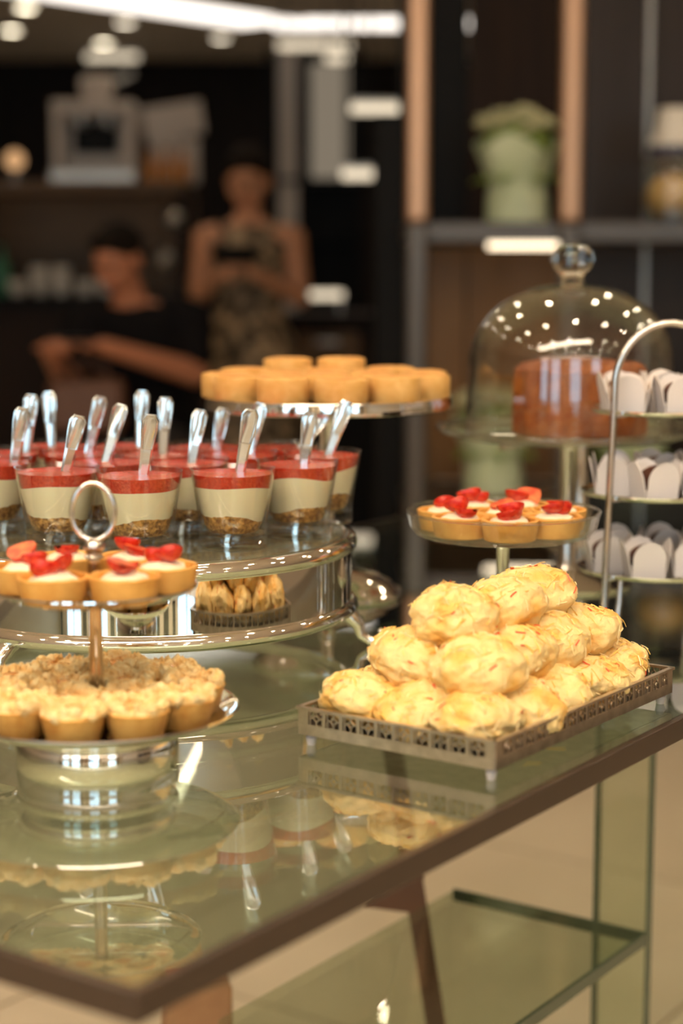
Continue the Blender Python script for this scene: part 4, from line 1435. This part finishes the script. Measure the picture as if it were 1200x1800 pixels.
# seated man
mn = thing('person', 'seated person in black shirt bending over something dark in the hands', 'person', (-0.70, 6.0, 0))
bd = MB()
hd_, fc = head_parts((-0.035, -0.06, 1.185), 0.98, R(24), R(-28))
bd.add(hd_.v, hd_.f)
limb(bd, [(0.0, 0.01, 1.03), (-0.02, -0.03, 1.12)], [0.062, 0.055])
for z, y, rx, ry in ((0.52, 0.14, 0.165, 0.13), (0.62, 0.13, 0.155, 0.12), (0.72, 0.10, 0.155, 0.115), (0.82, 0.07, 0.165, 0.115), (0.91, 0.04, 0.170, 0.11), (0.98, 0.015, 0.150, 0.085)):
    bd.ell((0.02, y, z), (rx, ry, 0.08), 20, 12)
EL = {-1: (-0.205, -0.10, 0.80), 1: (0.215, -0.06, 0.815)}
HN = {-1: (-0.225, -0.33, 0.905), 1: (-0.05, -0.32, 0.915)}
for sx in (-1, 1):
    limb(bd, [(0.02 + sx * 0.15, 0.02, 0.995), (0.02 + sx * 0.180, 0.02, 0.985), EL[sx]], [0.058, 0.060, 0.044])
    limb(bd, [EL[sx], HN[sx]], [0.044, 0.028])
    ai = Vector((0.35, -0.6, 0.25)) if sx < 0 else Vector((-0.85, -0.25, 0.15))
    hand(bd, HN[sx], ai, Vector((0, 0, 1)).cross(ai) * (1 if sx < 0 else -1), (0, 0, 1), 0.9)
    limb(bd, [(sx * 0.095, 0.12, 0.54), (sx * 0.13 - 0.03, -0.34, 0.555), (sx * 0.13 - 0.03, -0.30, 0.10)], [0.090, 0.062, 0.042])
    limb(bd, [(sx * 0.13 - 0.03, -0.30, 0.07), (sx * 0.14 - 0.03, -0.46, 0.045)], [0.042, 0.034])
link('body', remesh(bd, 'body', 'skin_red'), mn)
face_children(fc, mn)
hr = MB()
for p, r in (((0, 0.024, 0.045), (0.081, 0.092, 0.076)), ((0, 0.070, -0.005), (0.066, 0.045, 0.060)), ((0, -0.046, 0.090), (0.060, 0.038, 0.024))):
    hr.ell(fc['at'](p), r, 20, 12, rot=fc['q'])
link('hair', remesh(hr, 'hair', 'hair', 0.006), mn)
sh = MB()
for z, y, rx, ry in ((0.56, 0.14, 0.175, 0.142), (0.64, 0.13, 0.170, 0.135), (0.72, 0.10, 0.168, 0.13), (0.82, 0.07, 0.178, 0.128), (0.91, 0.04, 0.182, 0.122), (0.975, 0.015, 0.165, 0.098)):
    sh.ell((0.02, y, z), (rx, ry, 0.08), 24, 12)
for sx in (-1, 1):
    a = Vector((0.02 + sx * 0.180, 0.02, 0.985))
    limb(sh, [(0.02 + sx * 0.13, 0.02, 1.005), a, a.lerp(Vector(EL[sx]), 0.7)], [0.068, 0.074, 0.064])
link('shirt', remesh(sh, 'shirt', 'shirt', 0.008), mn)
tr_ = MB()
for sx in (-1, 1):
    limb(tr_, [(sx * 0.095, 0.12, 0.545), (sx * 0.13 - 0.03, -0.34, 0.56), (sx * 0.13 - 0.03, -0.30, 0.14)], [0.103, 0.076, 0.060])
tr_.ell((0.01, 0.14, 0.545), (0.175, 0.14, 0.10), 24, 12)
link('trousers', remesh(tr_, 'trousers', 'trouser', 0.008), mn)
for sx in (-1, 1):
    MB().ell((sx * 0.14 - 0.03, -0.385, 0.045), (0.05, 0.14, 0.045), 16, 8).build('shoe', 'shoe', mn)
hb = thing('leather_bag', 'brown leather bag resting on the seated person\'s lap', 'bag', (-0.81, 5.71, 0.641))
MB().box((0, 0, 0.085), (0.24, 0.10, 0.17)).build('body', 'leather', hb, bevel=0.02)
MB().tube([(-0.07, 0, 0.165), (-0.06, 0, 0.205), (0, 0, 0.22), (0.06, 0, 0.205), (0.07, 0, 0.165)], 0.006, 8).build('handle', 'leather', hb)
dk = tag(MB().box((0, 0, 0), (0.14, 0.075, 0.012)).build('mobile_phone', 'black', None, (-0.845, 5.625, 0.94), bevel=0.004), 'dark phone in the seated person\'s hands', 'phone')
ch = thing('dining_chair', 'dark wooden chair under the seated person', 'chair', (-0.68, 6.14, 0))
MB().box((0, 0, 0.425), (0.44, 0.44, 0.03)).build('seat', 'wood', ch, bevel=0.008)
for sx in (-1, 1):
    MB().box((sx * 0.19, -0.19, 0.205), (0.035, 0.035, 0.41)).build('leg', 'wood', ch)
    MB().box((sx * 0.19, 0.20, 0.45), (0.035, 0.035, 0.90)).build('leg', 'wood', ch)
MB().box((0, 0.20, 0.82), (0.36, 0.022, 0.14)).build('backrest', 'wood', ch, bevel=0.006)

# ------------------------------------------------------------------ the part of the shop behind the camera (seen in the silver)
for i, (x, y, w, mt, lab) in enumerate(((-2.3, -1.6, 1.1, 'white', 'white shop counter seen only mirrored in the silver, left'), (-0.5, -2.1, 0.8, 'wood_mid', 'brown shop counter seen only mirrored in the silver'),
                                         (0.9, -1.4, 0.9, 'white', 'white shop counter seen only mirrored in the silver, right'), (2.6, 0.6, 1.0, 'wood', 'dark shop counter seen only mirrored in the silver, far right'))):
    t = thing('shop_counter', lab, 'counter', (x, y, 0), 0.15 * i)
    MB().box((0, 0, 0.03), (w - 0.1, 0.5, 0.06)).build('plinth', 'black', t)
    MB().box((0, 0, 0.50), (w, 0.6, 0.88)).build('body', mt, t, bevel=0.006)
    MB().box((0, 0, 0.955), (w + 0.04, 0.64, 0.03)).build('worktop', 'white', t, bevel=0.004)

pb = thing('paper_bag', 'narrow brown paper bag standing on the floor below the near table corner', 'bag', (-0.170, 2.0, 0.0005), R(12))
MB().box((0, 0, 0.175), (0.078, 0.06, 0.35)).build('bag_body', 'brown_paper', pb, bevel=0.006)
MB().box((0, 0, 0.352), (0.070, 0.02, 0.012)).build('folded_top', 'brown_paper', pb, bevel=0.003)
